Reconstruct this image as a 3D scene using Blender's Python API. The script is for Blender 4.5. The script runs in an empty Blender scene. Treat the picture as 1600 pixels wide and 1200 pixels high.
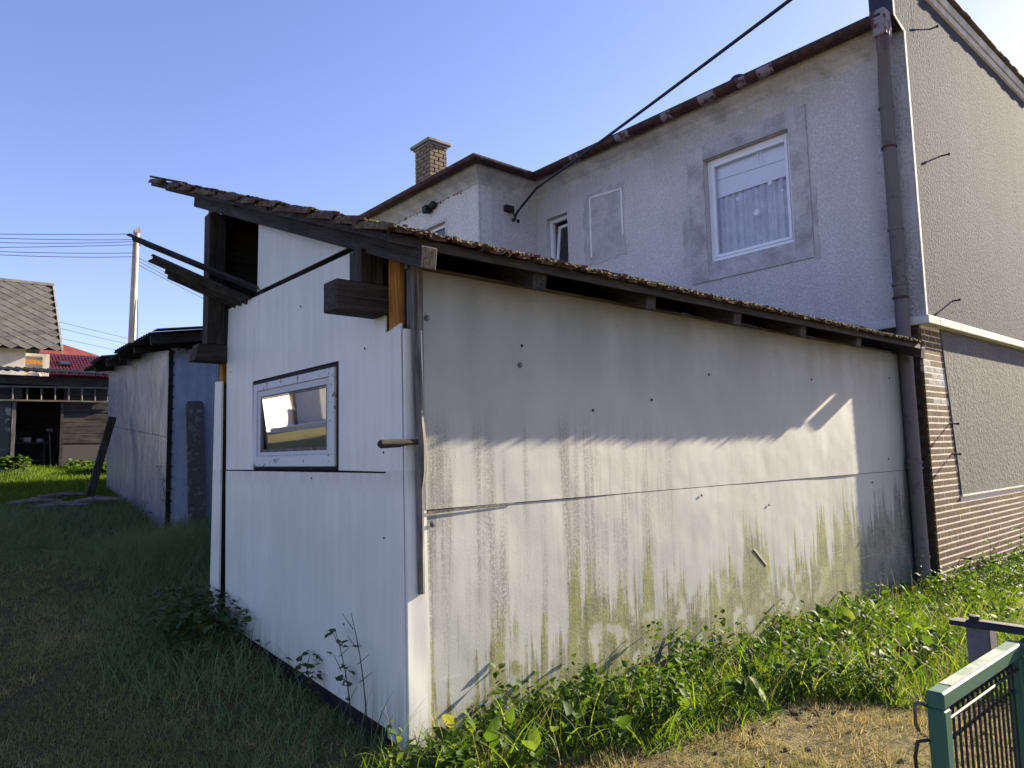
import bpy, bmesh, math, random
import numpy as np
from mathutils import Vector, Matrix

random.seed(7)
rng = np.random.default_rng(7)
sc = bpy.context.scene
COL = sc.collection
R_ = math.radians

# ------------------------------------------------------------------ camera
cam_d = bpy.data.cameras.new('camera')
cam = bpy.data.objects.new('camera', cam_d)
COL.objects.link(cam)
YAW, PIT, ROL = R_(49.296), R_(5.524), R_(-1.332)
F0 = Vector((math.cos(YAW), math.sin(YAW), 0)); R0 = Vector((math.sin(YAW), -math.cos(YAW), 0)); Z0 = Vector((0, 0, 1))
FW = F0*math.cos(PIT) + Z0*math.sin(PIT); UP = -F0*math.sin(PIT) + Z0*math.cos(PIT)
RT = R0*math.cos(ROL) + UP*math.sin(ROL); UP = -R0*math.sin(ROL) + UP*math.cos(ROL)
mw = Matrix((RT, UP, -FW)).transposed().to_4x4(); mw.translation = (0, 0, 1.6)
cam.matrix_world = mw
cam_d.sensor_width = 36; cam_d.lens = 25.005; cam_d.clip_end = 3000; cam_d.clip_start = 0.05
sc.camera = cam

# ------------------------------------------------------------------ sky, sun, exposure
SUN_AZ = R_(-8.1)          # from +X, counter-clockwise
SUN_EL = R_(21.6)
world = bpy.data.worlds.new('World'); sc.world = world; world.use_nodes = True
wn = world.node_tree; wn.nodes.clear()
sky = wn.nodes.new('ShaderNodeTexSky'); sky.sky_type = 'NISHITA'; sky.sun_disc = False
sky.sun_elevation = SUN_EL; sky.sun_rotation = math.pi/2 - SUN_AZ
sky.altitude = 300; sky.air_density = 1.0; sky.dust_density = 0.5; sky.ozone_density = 3.0
bg = wn.nodes.new('ShaderNodeBackground'); bg.inputs['Strength'].default_value = 0.068
out = wn.nodes.new('ShaderNodeOutputWorld')
wb = wn.nodes.new('ShaderNodeMix'); wb.data_type = 'RGBA'; wb.blend_type = 'MULTIPLY'; wb.inputs[0].default_value = 1
wb.inputs[7].default_value = (1.06, .865, 1.02, 1)      # the phone's cool-violet white balance, the same in every direction
wn.links.new(sky.outputs[0], wb.inputs[6]); wn.links.new(wb.outputs[2], bg.inputs['Color']); wn.links.new(bg.outputs[0], out.inputs['Surface'])
sun_d = bpy.data.lights.new('sun', 'SUN'); sun_d.energy = 5.0; sun_d.angle = R_(0.5); sun_d.color = (1.0, 0.87, 0.66)
sun = bpy.data.objects.new('sun', sun_d); COL.objects.link(sun)
SD = Vector((math.cos(SUN_EL)*math.cos(SUN_AZ), math.cos(SUN_EL)*math.sin(SUN_AZ), math.sin(SUN_EL)))
sun.rotation_euler = SD.to_track_quat('Z', 'Y').to_euler(); sun.location = SD*60
sc.view_settings.view_transform = 'Standard'; sc.view_settings.look = 'None'
sc.view_settings.exposure = 2.05; sc.view_settings.gamma = 1; sc.view_settings.use_curve_mapping = False

# ------------------------------------------------------------------ material helpers
class NT:
    def __init__(s, name):
        s.m = bpy.data.materials.new(name); s.m.use_nodes = True
        s.t = s.m.node_tree; s.t.nodes.clear()
        s.out = s.t.nodes.new('ShaderNodeOutputMaterial')
    def n(s, typ, ins=None, **kw):
        nd = s.t.nodes.new('ShaderNode'+typ)
        for k, v in kw.items(): setattr(nd, k, v)
        for k, v in (ins or {}).items():
            if isinstance(v, bpy.types.NodeSocket): s.t.links.new(v, nd.inputs[k])
            else: nd.inputs[k].default_value = v
        return nd
    def pos(s): return s.n('NewGeometry').outputs['Position']
    def obj(s):
        c = s.n('TexCoord').outputs['Object']
        r = s.n('ObjectInfo').outputs['Random']
        off = s.n('VectorMath', {0: (37.1, 53.7, 19.3), 'Scale': r}, operation='SCALE').outputs[0]
        return s.n('VectorMath', {0: c, 1: off}, operation='ADD').outputs[0]
    def map(s, v, scale, rot=(0, 0, 0)): return s.n('Mapping', {'Vector': v, 'Scale': scale, 'Rotation': rot}).outputs[0]
    def noise(s, v, scale, detail=3, rough=.6, dist=0.0):
        return s.n('TexNoise', {'Vector': v, 'Scale': scale, 'Detail': detail, 'Roughness': rough, 'Distortion': dist}).outputs[0]
    def rng(s, x, a, b, c=0.0, d=1.0, smooth=True):
        return s.n('MapRange', {'Value': x, 'From Min': a, 'From Max': b, 'To Min': c, 'To Max': d},
                   interpolation_type='SMOOTHSTEP' if smooth else 'LINEAR').outputs[0]
    def math(s, op, a, b=0.0): return s.n('Math', {0: a, 1: b}, operation=op).outputs[0]
    def mul(s, a, b): return s.math('MULTIPLY', a, b)
    def add(s, a, b): return s.math('ADD', a, b)
    def sub(s, a, b): return s.math('SUBTRACT', a, b)
    def mix(s, f, a, b):
        nd = s.n('Mix', data_type='RGBA')
        for i, v in ((0, f), (6, a), (7, b)):
            if isinstance(v, bpy.types.NodeSocket): s.t.links.new(v, nd.inputs[i])
            else: nd.inputs[i].default_value = (*v, 1) if isinstance(v, tuple) and len(v) == 3 else v
        return nd.outputs[2]
    def ramp(s, f, stops):
        nd = s.n('ValToRGB', {'Fac': f}); e = nd.color_ramp.elements
        while len(e) < len(stops): e.new(.5)
        for q, (p, c) in zip(e, stops): q.position = p; q.color = (*c, 1)
        return nd.outputs[0]
    def bump(s, h, strength=.3, dist=.01, normal=None):
        ins = {'Height': h, 'Strength': strength, 'Distance': dist}
        if normal is not None: ins['Normal'] = normal
        return s.n('Bump', ins).outputs[0]
    def finish(s, color, rough=.8, normal=None, metallic=0.0, spec=.3, **kw):
        ins = {'Base Color': (*color, 1) if isinstance(color, tuple) else color, 'Roughness': rough, 'Metallic': metallic, 'Specular IOR Level': spec}
        if normal is not None: ins['Normal'] = normal
        ins.update(kw)
        b = s.n('BsdfPrincipled', ins); s.t.links.new(b.outputs[0], s.out.inputs['Surface']); return s.m
    def sep(s, v): return s.n('SeparateXYZ', {0: v}).outputs

def plain(name, c, rough=.8, var=.18, scale=6, bump=.25, bd=.004, metallic=0.0, spec=.3):
    t = NT(name); v = t.obj(); n1 = t.noise(v, scale, 5); n2 = t.noise(v, scale*9, 3)
    f = t.add(t.mul(n1, .7), t.mul(n2, .3))
    lo = tuple(max(0, q*(1-var*2)) for q in c); hi = tuple(min(1, q*(1+var)) for q in c)
    return t.finish(t.mix(t.rng(f, .3, .7), lo, hi), rough, t.bump(n2, bump, bd), metallic, spec)

def wood(name, axis, lo, hi, rough=.85, rot=(0, 0, 0)):
    t = NT(name); v = t.map(t.obj(), (1, 1, 1), rot); k = [38, 38, 38]; k[axis] = 2.2
    g = t.noise(t.map(v, tuple(k)), 1, 5, .65, .4); b = t.noise(v, 3.5, 3)
    f = t.add(t.mul(g, .7), t.mul(b, .3))
    return t.finish(t.mix(t.rng(f, .33, .68), lo, hi), rough, t.bump(g, .5, .006), 0, .2)

DK = ((.014, .0115, .0095), (.062, .054, .047))
WD = [wood('dark_timber_%s' % 'xyz'[i], i, *DK) for i in range(3)]
GW = [wood('grey_timber_%s' % 'xyz'[i], i, (.05, .045, .04), (.2, .185, .165)) for i in range(3)]
RW = wood('rafter_timber', 1, (.016, .0145, .013), (.068, .062, .057), rot=(-math.atan(.37), 0, 0))
OW = wood('orange_timber', 2, (.22, .075, .012), (.52, .25, .06))
BW = wood('barn_timber', 0, (.018, .016, .015), (.085, .075, .066))

def mat_side():
    t = NT('weathered_fibre_board'); p = t.pos(); x, y, z = t.sep(p)
    big = t.noise(p, .9, 3); mid = t.noise(p, 5, 4); fine = t.noise(p, 70, 3, .7)
    st = t.noise(t.map(p, (9, 9, .45)), 1, 4, .65)          # streaks that run down
    stf = t.noise(t.map(p, (34, 34, .9)), 1, 3, .7)
    stb = t.noise(t.map(p, (2.4, 2.4, .12)), 1, 2, .5)
    base = t.mix(t.rng(big, .3, .7), (.33, .342, .305), (.415, .418, .375))
    # grey rain grime, strongest at the near end
    g = t.mul(t.rng(t.add(t.mul(st, .55), t.mul(stb, .45)), .43, .58), t.rng(x, 2.5, 6.3, 1.0, .25))
    g = t.mul(g, t.rng(t.add(fine, t.mul(stf, .4)), .48, .78))
    g = t.mul(g, t.mul(t.rng(z, .15, .6), t.rng(z, 2.0, 1.55)))
    base = t.mix(t.mul(g, .95), base, (.15, .143, .12))
    # green film; extra darkness under the eaves and at the far end paints in shade
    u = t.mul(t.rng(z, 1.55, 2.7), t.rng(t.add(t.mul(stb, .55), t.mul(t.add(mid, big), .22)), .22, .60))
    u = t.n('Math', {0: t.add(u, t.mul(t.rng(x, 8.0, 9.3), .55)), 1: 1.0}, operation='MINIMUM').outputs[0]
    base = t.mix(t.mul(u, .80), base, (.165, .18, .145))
    # algae climbing from the foot in separate streaks
    h = t.add(t.mul(t.rng(stb, .35, .68), .45), t.mul(t.rng(st, .36, .72), .62))
    h = t.add(h, t.rng(x, 7.4, 8.6, -.10, .38))
    h = t.add(h, t.rng(x, 2.4, 5.0, .08, .24))
    rag = t.add(t.mul(t.sub(stf, .5), .5), t.mul(t.sub(t.noise(p, 11, 4, .65), .5), .45))
    a = t.rng(t.sub(t.add(h, rag), z), -.10, .20)
    wash = t.rng(t.add(t.mul(mid, .75), t.mul(t.noise(t.map(p, (5, 5, 2.2)), 1, 5, .7), .45)), .63, .72)   # washed patches
    wash = t.mul(wash, t.mul(t.rng(z, .62, .22), t.rng(x, 8.2, 6.0)))
    a = t.mul(a, t.sub(1.0, t.mul(wash, .9)))
    sp = t.rng(t.add(t.mul(fine, .8), t.mul(stf, .35)), .40, .70)
    a = t.mul(a, t.add(.5, t.mul(sp, .5)))
    ac = t.mix(t.rng(t.add(t.mul(st, .5), t.mul(mid, .5)), .4, .62), (.085, .085, .016), (.215, .21, .034))
    ac = t.mix(t.rng(x, 7.8, 8.6), ac, t.mix(t.rng(mid, .4, .6), (.03, .048, .028), (.10, .125, .09)))
    base = t.mix(t.mul(a, .96), base, ac)
    # dark drip tips above the algae
    d = t.mul(t.rng(t.noise(t.map(p, (26, 26, .7)), 1, 3, .75), .60, .72), t.mul(t.rng(z, .05, .3), t.rng(z, 1.15, .55)))
    base = t.mix(t.mul(d, .55), base, (.15, .15, .09))
    # pale scratches
    sc1 = t.noise(t.map(p, (2.2, 1, 30), (0, R_(14), 0)), 1, 2, .5); s1 = t.rng(sc1, .70, .73)
    base = t.mix(t.mul(s1, t.mul(t.rng(z, 1.25, .8), .2)), base, (.50, .49, .46))
    nb = t.bump(t.add(t.mul(big, 1.0), t.mul(t.noise(p, 2.1, 2), .8)), .35, .03)
    nb = t.bump(t.add(fine, t.mul(a, .8)), .25, .003, nb)
    return t.finish(base, .6, nb, 0, .35)
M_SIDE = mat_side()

def mat_gable():
    t = NT('white_fibre_board'); p = t.pos(); x, y, z = t.sep(p)
    n = t.noise(p, 1.6, 4); f = t.noise(p, 45, 3); st = t.noise(t.map(p, (16, 16, .6)), 1, 4, .6)
    c = t.mix(t.rng(t.add(t.mul(n, .5), t.mul(st, .5)), .36, .64), (.575, .58, .515), (.665, .66, .60))
    foot = t.mul(t.rng(z, .5, .0), t.rng(st, .4, .6))
    c = t.mix(t.mul(foot, .65), c, (.33, .34, .26))
    drip = t.mul(t.rng(t.noise(t.map(p, (30, 30, .9)), 1, 4, .7), .58, .70), t.rng(t.noise(p, 1.3, 3), .42, .6))
    c = t.mix(t.mul(drip, .30), c, (.36, .36, .30))
    seam = t.mul(t.mul(t.rng(z, 1.32, 1.49), t.rng(z, 1.515, 1.50)), t.rng(st, .35, .6)); c = t.mix(t.mul(seam, .35), c, (.33, .33, .29))
    sp = t.mul(t.rng(t.noise(p, 120, 2), .70, .74), t.rng(t.noise(p, 6, 2), .5, .6))
    c = t.mix(t.mul(sp, .6), c, (.12, .11, .1))
    nb = t.bump(t.noise(t.map(p, (1, 1.2, .6)), 1.6, 2), .55, .05); nb = t.bump(f, .15, .002, nb)
    return t.finish(c, .5, nb, 0, .35)
M_GABLE = mat_gable()

def mat_render(name, c, bs=26, bstr=.9, bd=.02, dirty=.5, dark=(.12, .12, .12)):
    t = NT(name); p = t.pos(); x, y, z = t.sep(p)
    v1 = t.noise(p, bs, 4, .65); v2 = t.noise(p, bs*2.6, 3, .6); big = t.noise(p, .7, 4); st = t.noise(t.map(p, (3, 3, .25)), 1, 4, .6)
    hgt = t.add(t.rng(v1, .35, .7), t.mul(v2, .5))
    cc = t.mix(t.rng(t.add(t.mul(big, .5), t.mul(st, .5)), .32, .68), tuple(q*(1-dirty*.35) for q in c), c)
    cc = t.mix(t.mul(t.rng(v1, .56, .40), dirty), cc, dark)
    if name == 'roughcast_facade':
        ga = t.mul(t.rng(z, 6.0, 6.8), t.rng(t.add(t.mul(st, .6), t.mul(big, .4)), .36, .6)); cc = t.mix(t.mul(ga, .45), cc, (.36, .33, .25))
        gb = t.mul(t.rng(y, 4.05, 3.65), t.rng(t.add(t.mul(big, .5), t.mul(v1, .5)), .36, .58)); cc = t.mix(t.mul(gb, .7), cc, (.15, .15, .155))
        gc = t.rng(t.add(t.mul(st, .55), t.mul(t.noise(p, 2.2, 4), .45)), .52, .68); cc = t.mix(t.mul(gc, .28), cc, (.40, .39, .38))
    return t.finish(cc, .95, t.bump(hgt, bstr, bd), 0, .1)
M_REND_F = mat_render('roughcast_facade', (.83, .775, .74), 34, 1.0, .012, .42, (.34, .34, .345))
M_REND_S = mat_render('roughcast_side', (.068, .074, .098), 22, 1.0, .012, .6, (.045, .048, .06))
M_REND_L = mat_render('roughcast_lower', (.165, .160, .156), 20, .9, .012, .5, (.10, .096, .09))
M_REND_A = mat_render('roughcast_annex', (.74, .72, .66), 22, .5, .015, .3, (.3, .3, .28))
M_PLAST = plain('grey_plaster', (.46, .435, .425), .9, .20, 3, .5, .006)
M_PATCH = plain('grey_mortar_patch', (.45, .43, .42), .95, .14, 4, .5, .008)
M_BEAD = plain('pale_plaster', (.55, .53, .49), .85, .12, 6, .3, .004)
M_STRIP = plain('white_trim', (.80, .78, .76), .8, .08, 8, .2, .003)
M_SOFF = plain('soffit_plaster', (.60, .59, .57), .9, .18, 3, .3, .006)
M_CONC = plain('concrete', (.25, .24, .225), .95, .22, 5, .5, .01)
M_PVC = plain('white_pvc', (.78, .78, .79), .35, .03, 3, .02, .001, 0, .5)
M_CURT = plain('white_curtain', (.66, .64, .66), .9, .05, 3, .1, .002)
M_VAL = plain('white_blind', (.80, .80, .84), .9, .03, 3, .05, .002)
M_CURT2 = plain('lilac_net_curtain', (.62, .60, .66), .9, .1, 5, .2, .003)
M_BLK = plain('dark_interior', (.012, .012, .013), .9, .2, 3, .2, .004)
M_FLAKE = plain('snowflake_paper', (.85, .85, .88), .8, .02, 3, .02, .001)
M_SEAL = plain('black_sealant', (.013, .012, .012), .7, .4, 18, .7, .008)
M_STEEL = plain('screw_steel', (.14, .14, .135), .5, .3, 40, .2, .001, .6)
M_IRON = plain('rusty_iron', (.045, .022, .015), .8, .35, 30, .5, .003)
M_CABLE = plain('black_cable', (.012, .012, .015), .5, .2, 30, .1, .001)
M_WIRE = plain('power_wire', (.02, .02, .025), .6, .2, 30, .1, .001)
M_FOAM = plain('yellow_foam', (.33, .22, .07), .95, .35, 20, .8, .01)
M_ASB = plain('mossy_cement_sheet', (.045, .042, .036), .95, .35, 9, .6, .008)
M_CORR = plain('dark_corrugated_sheet', (.030, .031, .030), .9, .35, 7, .4, .004)
M_STONE = plain('rubble_stone', (.11, .10, .09), .95, .35, 9, .7, .012)
M_SLAB = plain('mossy_board', (.16, .15, .12), .95, .45, 11, .7, .01)
M_POLE = wood('pole_timber', 2, (.22, .19, .17), (.45, .40, .36))

def mat_peel(name, paint, under, thr=.5, scale=22):
    t = NT(name); v = t.obj(); n = t.add(t.mul(t.noise(v, scale, 5, .7), .7), t.mul(t.noise(v, scale*.25, 2), .3))
    m = t.rng(n, thr-.015, thr+.015)
    return t.finish(t.mix(m, paint, under), .7, t.bump(t.sub(1.0, m), .5, .003), 0, .3)
M_PEEL = mat_peel('peeling_white_paint', (.56, .56, .56), (.20, .185, .17), .59)
M_PEEL2 = mat_peel('worn_white_paint', (.50, .50, .50), (.22, .20, .185), .62)
M_GUTT = mat_peel('rusty_brown_gutter', (.075, .034, .027), (.038, .02, .017), .5, 9)
M_PIPE = mat_peel('brown_downpipe', (.13, .11, .108), (.095, .076, .075), .58, 6)
M_FLAKEPAINT = mat_peel('flaking_gutter_paint', (.24, .21, .22), (.085, .04, .035), .52, 7)
M_GREEN = mat_peel('green_gate_paint', (.035, .105, .062), (.07, .05, .03), .66, 16)
M_GREEN.node_tree.nodes['Principled BSDF'].inputs['Roughness'].default_value = .52
M_GREENTOP = mat_peel('faded_green_paint', (.30, .245, .20), (.10, .16, .115), .56, 16)
M_BLACKM = plain('black_steel', (.018, .02, .022), .65, .3, 20, .2, .002, .3, .5)
M_POSTG = plain('grey_gate_post', (.13, .125, .14), .6, .15, 9, .2, .003)
M_PLANK = mat_peel('flaking_grey_plank', (.085, .082, .08), (.17, .165, .155), .55, 16)

def mat_galv():
    t = NT('galvanised_sheet'); p = t.pos()
    d = t.noise(t.map(p, (1, .9, .55)), 1.7, 2, .5, .8); s = t.noise(p, 14, 3); st = t.noise(t.map(p, (8, 8, .5)), 1, 3)
    c = t.mix(t.rng(t.add(t.mul(st, .6), t.mul(s, .4)), .35, .65), (.13, .155, .20), (.21, .24, .30))
    nb = t.bump(d, .5, .07); nb = t.bump(t.noise(p, 6, 2), .2, .02, nb)
    return t.finish(c, t.rng(s, .3, .7, .32, .5), nb, .3, .5)
M_GALV = mat_galv()
def mat_galv_r():
    t = NT('blue_grey_sheet'); p = t.pos(); s = t.noise(p, 9, 3); st = t.noise(t.map(p, (7, 7, .4)), 1, 3)
    c = t.mix(t.rng(t.add(t.mul(st, .5), t.mul(s, .5)), .35, .65), (.34, .40, .52), (.46, .52, .65))
    nb = t.bump(t.noise(p, 2.2, 2), .5, .04)
    return t.finish(c, .55, nb, .35, .5)
M_GALVR = mat_galv_r()

def mat_brick(name, stops, moss=0.0):
    t = NT(name); r = t.n('ObjectInfo').outputs['Random']; v = t.obj(); n = t.noise(v, 14, 5); n2 = t.noise(v, 60, 3)
    c = t.ramp(r, stops)
    c = t.mix(t.rng(n, .35, .7), t.mix(.45, c, (.05, .035, .02)), c)
    return t.finish(c, .85, t.bump(t.add(n, n2), .5, .004), 0, .12)
M_BRICK = mat_brick('glazed_brown_brick', [(0, (.062, .031, .012)), (.25, (.095, .047, .015)), (.5, (.125, .07, .022)), (.7, (.08, .046, .022)), (.85, (.14, .088, .026)), (1, (.10, .06, .034))])
M_BRICKP = mat_brick('glare_pale_brick', [(0, (.42, .42, .45)), (.5, (.36, .33, .30)), (1, (.5, .48, .46))])  # upper corner bricks, whitened in colour for the sun's glare
M_BRICKD = mat_brick('shade_dark_brick', [(0, (.028, .017, .010)), (.5, (.045, .028, .016)), (1, (.035, .022, .014))])  # darker copy of the plinth brick, with the return's shade in its colour
M_BRICKC = mat_brick('buff_chimney_brick', [(0, (.21, .165, .115)), (.4, (.27, .215, .15)), (.7, (.23, .19, .14)), (1, (.30, .245, .175))])
M_MORT = plain('pale_mortar', (.66, .57, .48), .95, .12, 12, .5, .004)
M_MORTD = plain('dark_mortar', (.05, .04, .032), .95, .12, 12, .5, .004)

def mat_tile():
    t = NT('mossy_clay_tile'); p = t.pos(); v = t.obj(); n = t.noise(p, 7, 5, .7); n2 = t.noise(p, 55, 4, .7)
    c = t.mix(t.rng(n2, .3, .7), (.05, .026, .019), (.115, .062, .045))
    c = t.mix(t.rng(n, .48, .60), c, (.14, .11, .055))
    c = t.mix(t.rng(t.noise(p, 26, 3), .60, .68), c, (.24, .22, .15))
    return t.finish(c, .95, t.bump(n2, .8, .008), 0, .15)
M_TILE = mat_tile()
M_MOSS = plain('roof_moss', (.15, .12, .055), .98, .45, 30, .9, .01)
def mat_slate(name, stops):
    t = NT(name); r = t.n('ObjectInfo').outputs['Random']; v = t.obj(); n = t.noise(v, 6, 4)
    return t.finish(t.mix(t.rng(n, .3, .7), t.mix(.25, t.ramp(r, stops), (.05, .05, .05)), t.ramp(r, stops)), .85, t.bump(n, .3, .01), 0, .2)
M_SLATE = mat_slate('grey_slate', [(0, (.072, .066, .062)), (.5, (.092, .085, .079)), (1, (.112, .103, .095))])
M_RED = plain('red_metal_tile', (.16, .022, .032), .45, .15, 3, .1, .003, 0, .5)
M_ORRED = plain('orange_red_tile', (.40, .10, .075), .7, .15, 3, .2, .003)
M_CREAM = plain('cream_wall', (.55, .52, .45), .9, .10, 1.5, .3, .01)
M_WHITEW = plain('white_wall', (.42, .40, .36), .9, .06, 1.5, .3, .01)

def mat_glass(name, tint=(.02, .022, .025), rough=.02, spec=.8):
    t = NT(name); p = t.pos()
    return t.finish(tint, rough, t.bump(t.noise(p, 3.0, 2), .08, .01), 0, spec)
def mat_pane(name):
    t = NT(name); p = t.pos(); nb = t.bump(t.noise(p, 2.5, 2), .05, .01)
    gl = t.n('BsdfGlossy', {'Roughness': .015, 'Color': (.92, .92, .92, 1), 'Normal': nb})
    df = t.n('BsdfPrincipled', {'Base Color': (.015, .015, .016, 1), 'Roughness': .4})
    m = t.n('MixShader', {0: .82, 1: df.outputs[0], 2: gl.outputs[0]})
    t.t.links.new(m.outputs[0], t.out.inputs['Surface']); return t.m
M_MIRR = mat_pane('reflecting_pane')
def mat_clear(name):
    t = NT(name)
    gl = t.n('BsdfGlossy', {'Roughness': .02, 'Color': (.75, .75, .8, 1)})
    tr = t.n('BsdfTransparent', {'Color': (1, 1, 1, 1)})
    fr = t.n('Fresnel', {'IOR': 1.36}).outputs[0]
    m = t.n('MixShader', {0: fr, 1: tr.outputs[0], 2: gl.outputs[0]})
    t.t.links.new(m.outputs[0], t.out.inputs['Surface']); return t.m
M_CLEAR = mat_clear('clear_pane')
M_DGLASS = mat_glass('dark_pane')

def mat_leaf(name, cols, trans=.5, rough=.5):
    t = NT(name); tint = t.n('Attribute', attribute_name='tint').outputs['Fac']
    n = t.noise(t.pos(), 1.3, 3); f = t.add(t.mul(tint, .75), t.mul(t.rng(n, .3, .7), .25))
    c = t.ramp(f, cols)
    d = t.n('BsdfPrincipled', {'Base Color': c, 'Roughness': rough, 'Specular IOR Level': .12})
    c2 = t.n('HueSaturation', {'Hue': .485, 'Saturation': 1.15, 'Value': 1.5, 'Color': c}).outputs[0]
    tr = t.n('BsdfTranslucent', {'Color': c2})
    m = t.n('MixShader', {0: trans, 1: d.outputs[0], 2: tr.outputs[0]})
    t.t.links.new(m.outputs[0], t.out.inputs['Surface']); return t.m
M_LUSH = mat_leaf('lush_grass', [(0, (.028, .065, .010)), (.45, (.068, .128, .018)), (.8, (.13, .185, .03)), (1, (.21, .24, .055))])
M_WEED = mat_leaf('weed_leaf', [(0, (.025, .055, .012)), (.5, (.05, .10, .018)), (.85, (.10, .15, .03)), (1, (.20, .20, .06))], .4, .6)
M_LAWN = mat_leaf('lawn_grass', [(0, (.10, .135, .045)), (.4, (.18, .215, .07)), (.7, (.29, .275, .11)), (1, (.48, .39, .19))], .35)
M_TALL = mat_leaf('tall_grass', [(0, (.085, .14, .06)), (.5, (.13, .195, .08)), (1, (.20, .25, .11))], .35)
M_STRAW = mat_leaf('dry_straw', [(0, (.10, .078, .033)), (.4, (.23, .19, .08)), (.76, (.42, .36, .17)), (.84, (.11, .15, .035)), (1, (.20, .215, .05))], .25, .8)
M_DARKLEAF = mat_leaf('dark_weed_leaf', [(0, (.036, .062, .022)), (.5, (.055, .092, .03)), (1, (.085, .125, .04))], .3, .45)

# ------------------------------------------------------------------ mesh helpers
class MB:
    def __init__(s): s.v = []; s.f = []
    def add(s, vs, fs):
        o = len(s.v); s.v += [tuple(q) for q in vs]; s.f += [tuple(i+o for i in f) for f in fs]; return s
    def box(s, x0, x1, y0, y1, z0, z1):
        return s.add([(x0,y0,z0),(x1,y0,z0),(x1,y1,z0),(x0,y1,z0),(x0,y0,z1),(x1,y0,z1),(x1,y1,z1),(x0,y1,z1)],
                     [(0,3,2,1),(4,5,6,7),(0,1,5,4),(1,2,6,5),(2,3,7,6),(3,0,4,7)])
    def prism(s, pts, d):          # closed outline (list of 3D points), extruded by vector d
        n = len(pts); d = Vector(d); a = [Vector(p) for p in pts]; b = [p+d for p in a]
        s.add(a+b, [tuple(range(n-1, -1, -1)), tuple(range(n, 2*n))] + [(i, (i+1) % n, n+(i+1) % n, n+i) for i in range(n)]); return s
    def beam(s, a, b, w, h, up=(0, 0, 1), w2=None, h2=None):
        a = Vector(a); b = Vector(b); d = (b-a).normalized(); r = d.cross(Vector(up)).normalized(); u = r.cross(d)
        w2 = w if w2 is None else w2; h2 = h if h2 is None else h2
        vs = []
        for p, ww, hh in ((a, w, h), (b, w2, h2)):
            for i, j in ((-1,-1),(1,-1),(1,1),(-1,1)): vs.append(p + r*i*ww/2 + u*j*hh/2)
        return s.add(vs, [(0,3,2,1),(4,5,6,7),(0,1,5,4),(1,2,6,5),(2,3,7,6),(3,0,4,7)])
    def tube(s, pts, r, n=8, caps=True):
        pts = [Vector(p) for p in pts]; rs = r if isinstance(r, (list, tuple)) else [r]*len(pts)
        rings = []; prev = None
        for i, p in enumerate(pts):
            d = (pts[min(i+1, len(pts)-1)] - pts[max(i-1, 0)]).normalized()
            if prev is None: x = d.orthogonal().normalized()
            else: x = (prev - d*prev.dot(d)).normalized()
            prev = x; y = d.cross(x)
            rings.append([p + (x*math.cos(2*math.pi*k/n) + y*math.sin(2*math.pi*k/n))*rs[i] for k in range(n)])
        vs = [q for rg in rings for q in rg]; fs = []
        for i in range(len(pts)-1):
            for k in range(n): fs.append((i*n+k, i*n+(k+1) % n, (i+1)*n+(k+1) % n, (i+1)*n+k))
        if caps: fs += [tuple(range(n-1, -1, -1)), tuple((len(pts)-1)*n+k for k in range(n))]
        return s.add(vs, fs)
    def lathe(s, c, prof, n=14, axis=2):
        vs = []
        for (r, h) in prof:
            for k in range(n):
                a = 2*math.pi*k/n; q = [r*math.cos(a), r*math.sin(a), h]
                if axis == 1: q = [q[0], q[2], q[1]]
                if axis == 0: q = [q[2], q[0], q[1]]
                vs.append((c[0]+q[0], c[1]+q[1], c[2]+q[2]))
        fs = [(i*n+k, i*n+(k+1) % n, (i+1)*n+(k+1) % n, (i+1)*n+k) for i in range(len(prof)-1) for k in range(n)]
        fs += [tuple(range(n-1, -1, -1)), tuple((len(prof)-1)*n+k for k in range(n))]
        return s.add(vs, fs)

def mesh_of(name, mb, mat, smooth=False, off=(0, 0, 0), bevel=0.0):
    me = bpy.data.meshes.new(name); ox, oy, oz = off
    me.from_pydata([(x-ox, y-oy, z-oz) for x, y, z in mb.v], [], mb.f)
    bm = bmesh.new(); bm.from_mesh(me)
    bmesh.ops.recalc_face_normals(bm, faces=bm.faces)
    if bevel: bmesh.ops.bevel(bm, geom=[e for e in bm.edges if len(e.link_faces) == 2 and e.calc_face_angle(0) > .6], offset=bevel, segments=1, affect='EDGES', clamp_overlap=True)
    big = [f for f in bm.faces if len(f.verts) > 4]
    if big: bmesh.ops.triangulate(bm, faces=big)
    bm.to_mesh(me); bm.free()
    me.materials.append(mat)
    if smooth:
        me.polygons.foreach_set('use_smooth', [True]*len(me.polygons)); me.set_sharp_from_angle(angle=R_(40))
    return me
def wloc(o):
    p = Vector(o.location)
    while o.parent: o = o.parent; p += o.location
    return p
def obj(name, mb, mat, parent=None, smooth=False, label=None, bevel=0.0, kind=None):
    # the mesh is built in world coordinates; its origin is put at the middle of its foot
    a = np.array(mb.v); lo = a.min(0); hi = a.max(0)
    org = Vector(((lo[0]+hi[0])/2, (lo[1]+hi[1])/2, lo[2]))
    me = mesh_of(name, mb, mat, smooth, org, bevel)
    o = bpy.data.objects.new(name, me); COL.objects.link(o)
    o.location = org - (wloc(parent) if parent else Vector((0, 0, 0)))
    if parent: o.parent = parent
    if label: o['label'] = label
    if kind: o['kind'] = kind
    return o
def piece(name, me, loc, parent, rot=(0, 0, 0), scale=None):
    o = bpy.data.objects.new(name, me); COL.objects.link(o)
    o.location = Vector(loc) - (wloc(parent) if parent else Vector((0, 0, 0))); o.rotation_euler = rot
    if scale: o.scale = scale
    if parent: o.parent = parent
    return o
def tag(o, label, cat, group=None):
    o['label'] = label; o['category'] = cat
    if group: o['group'] = group
    return o
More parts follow.
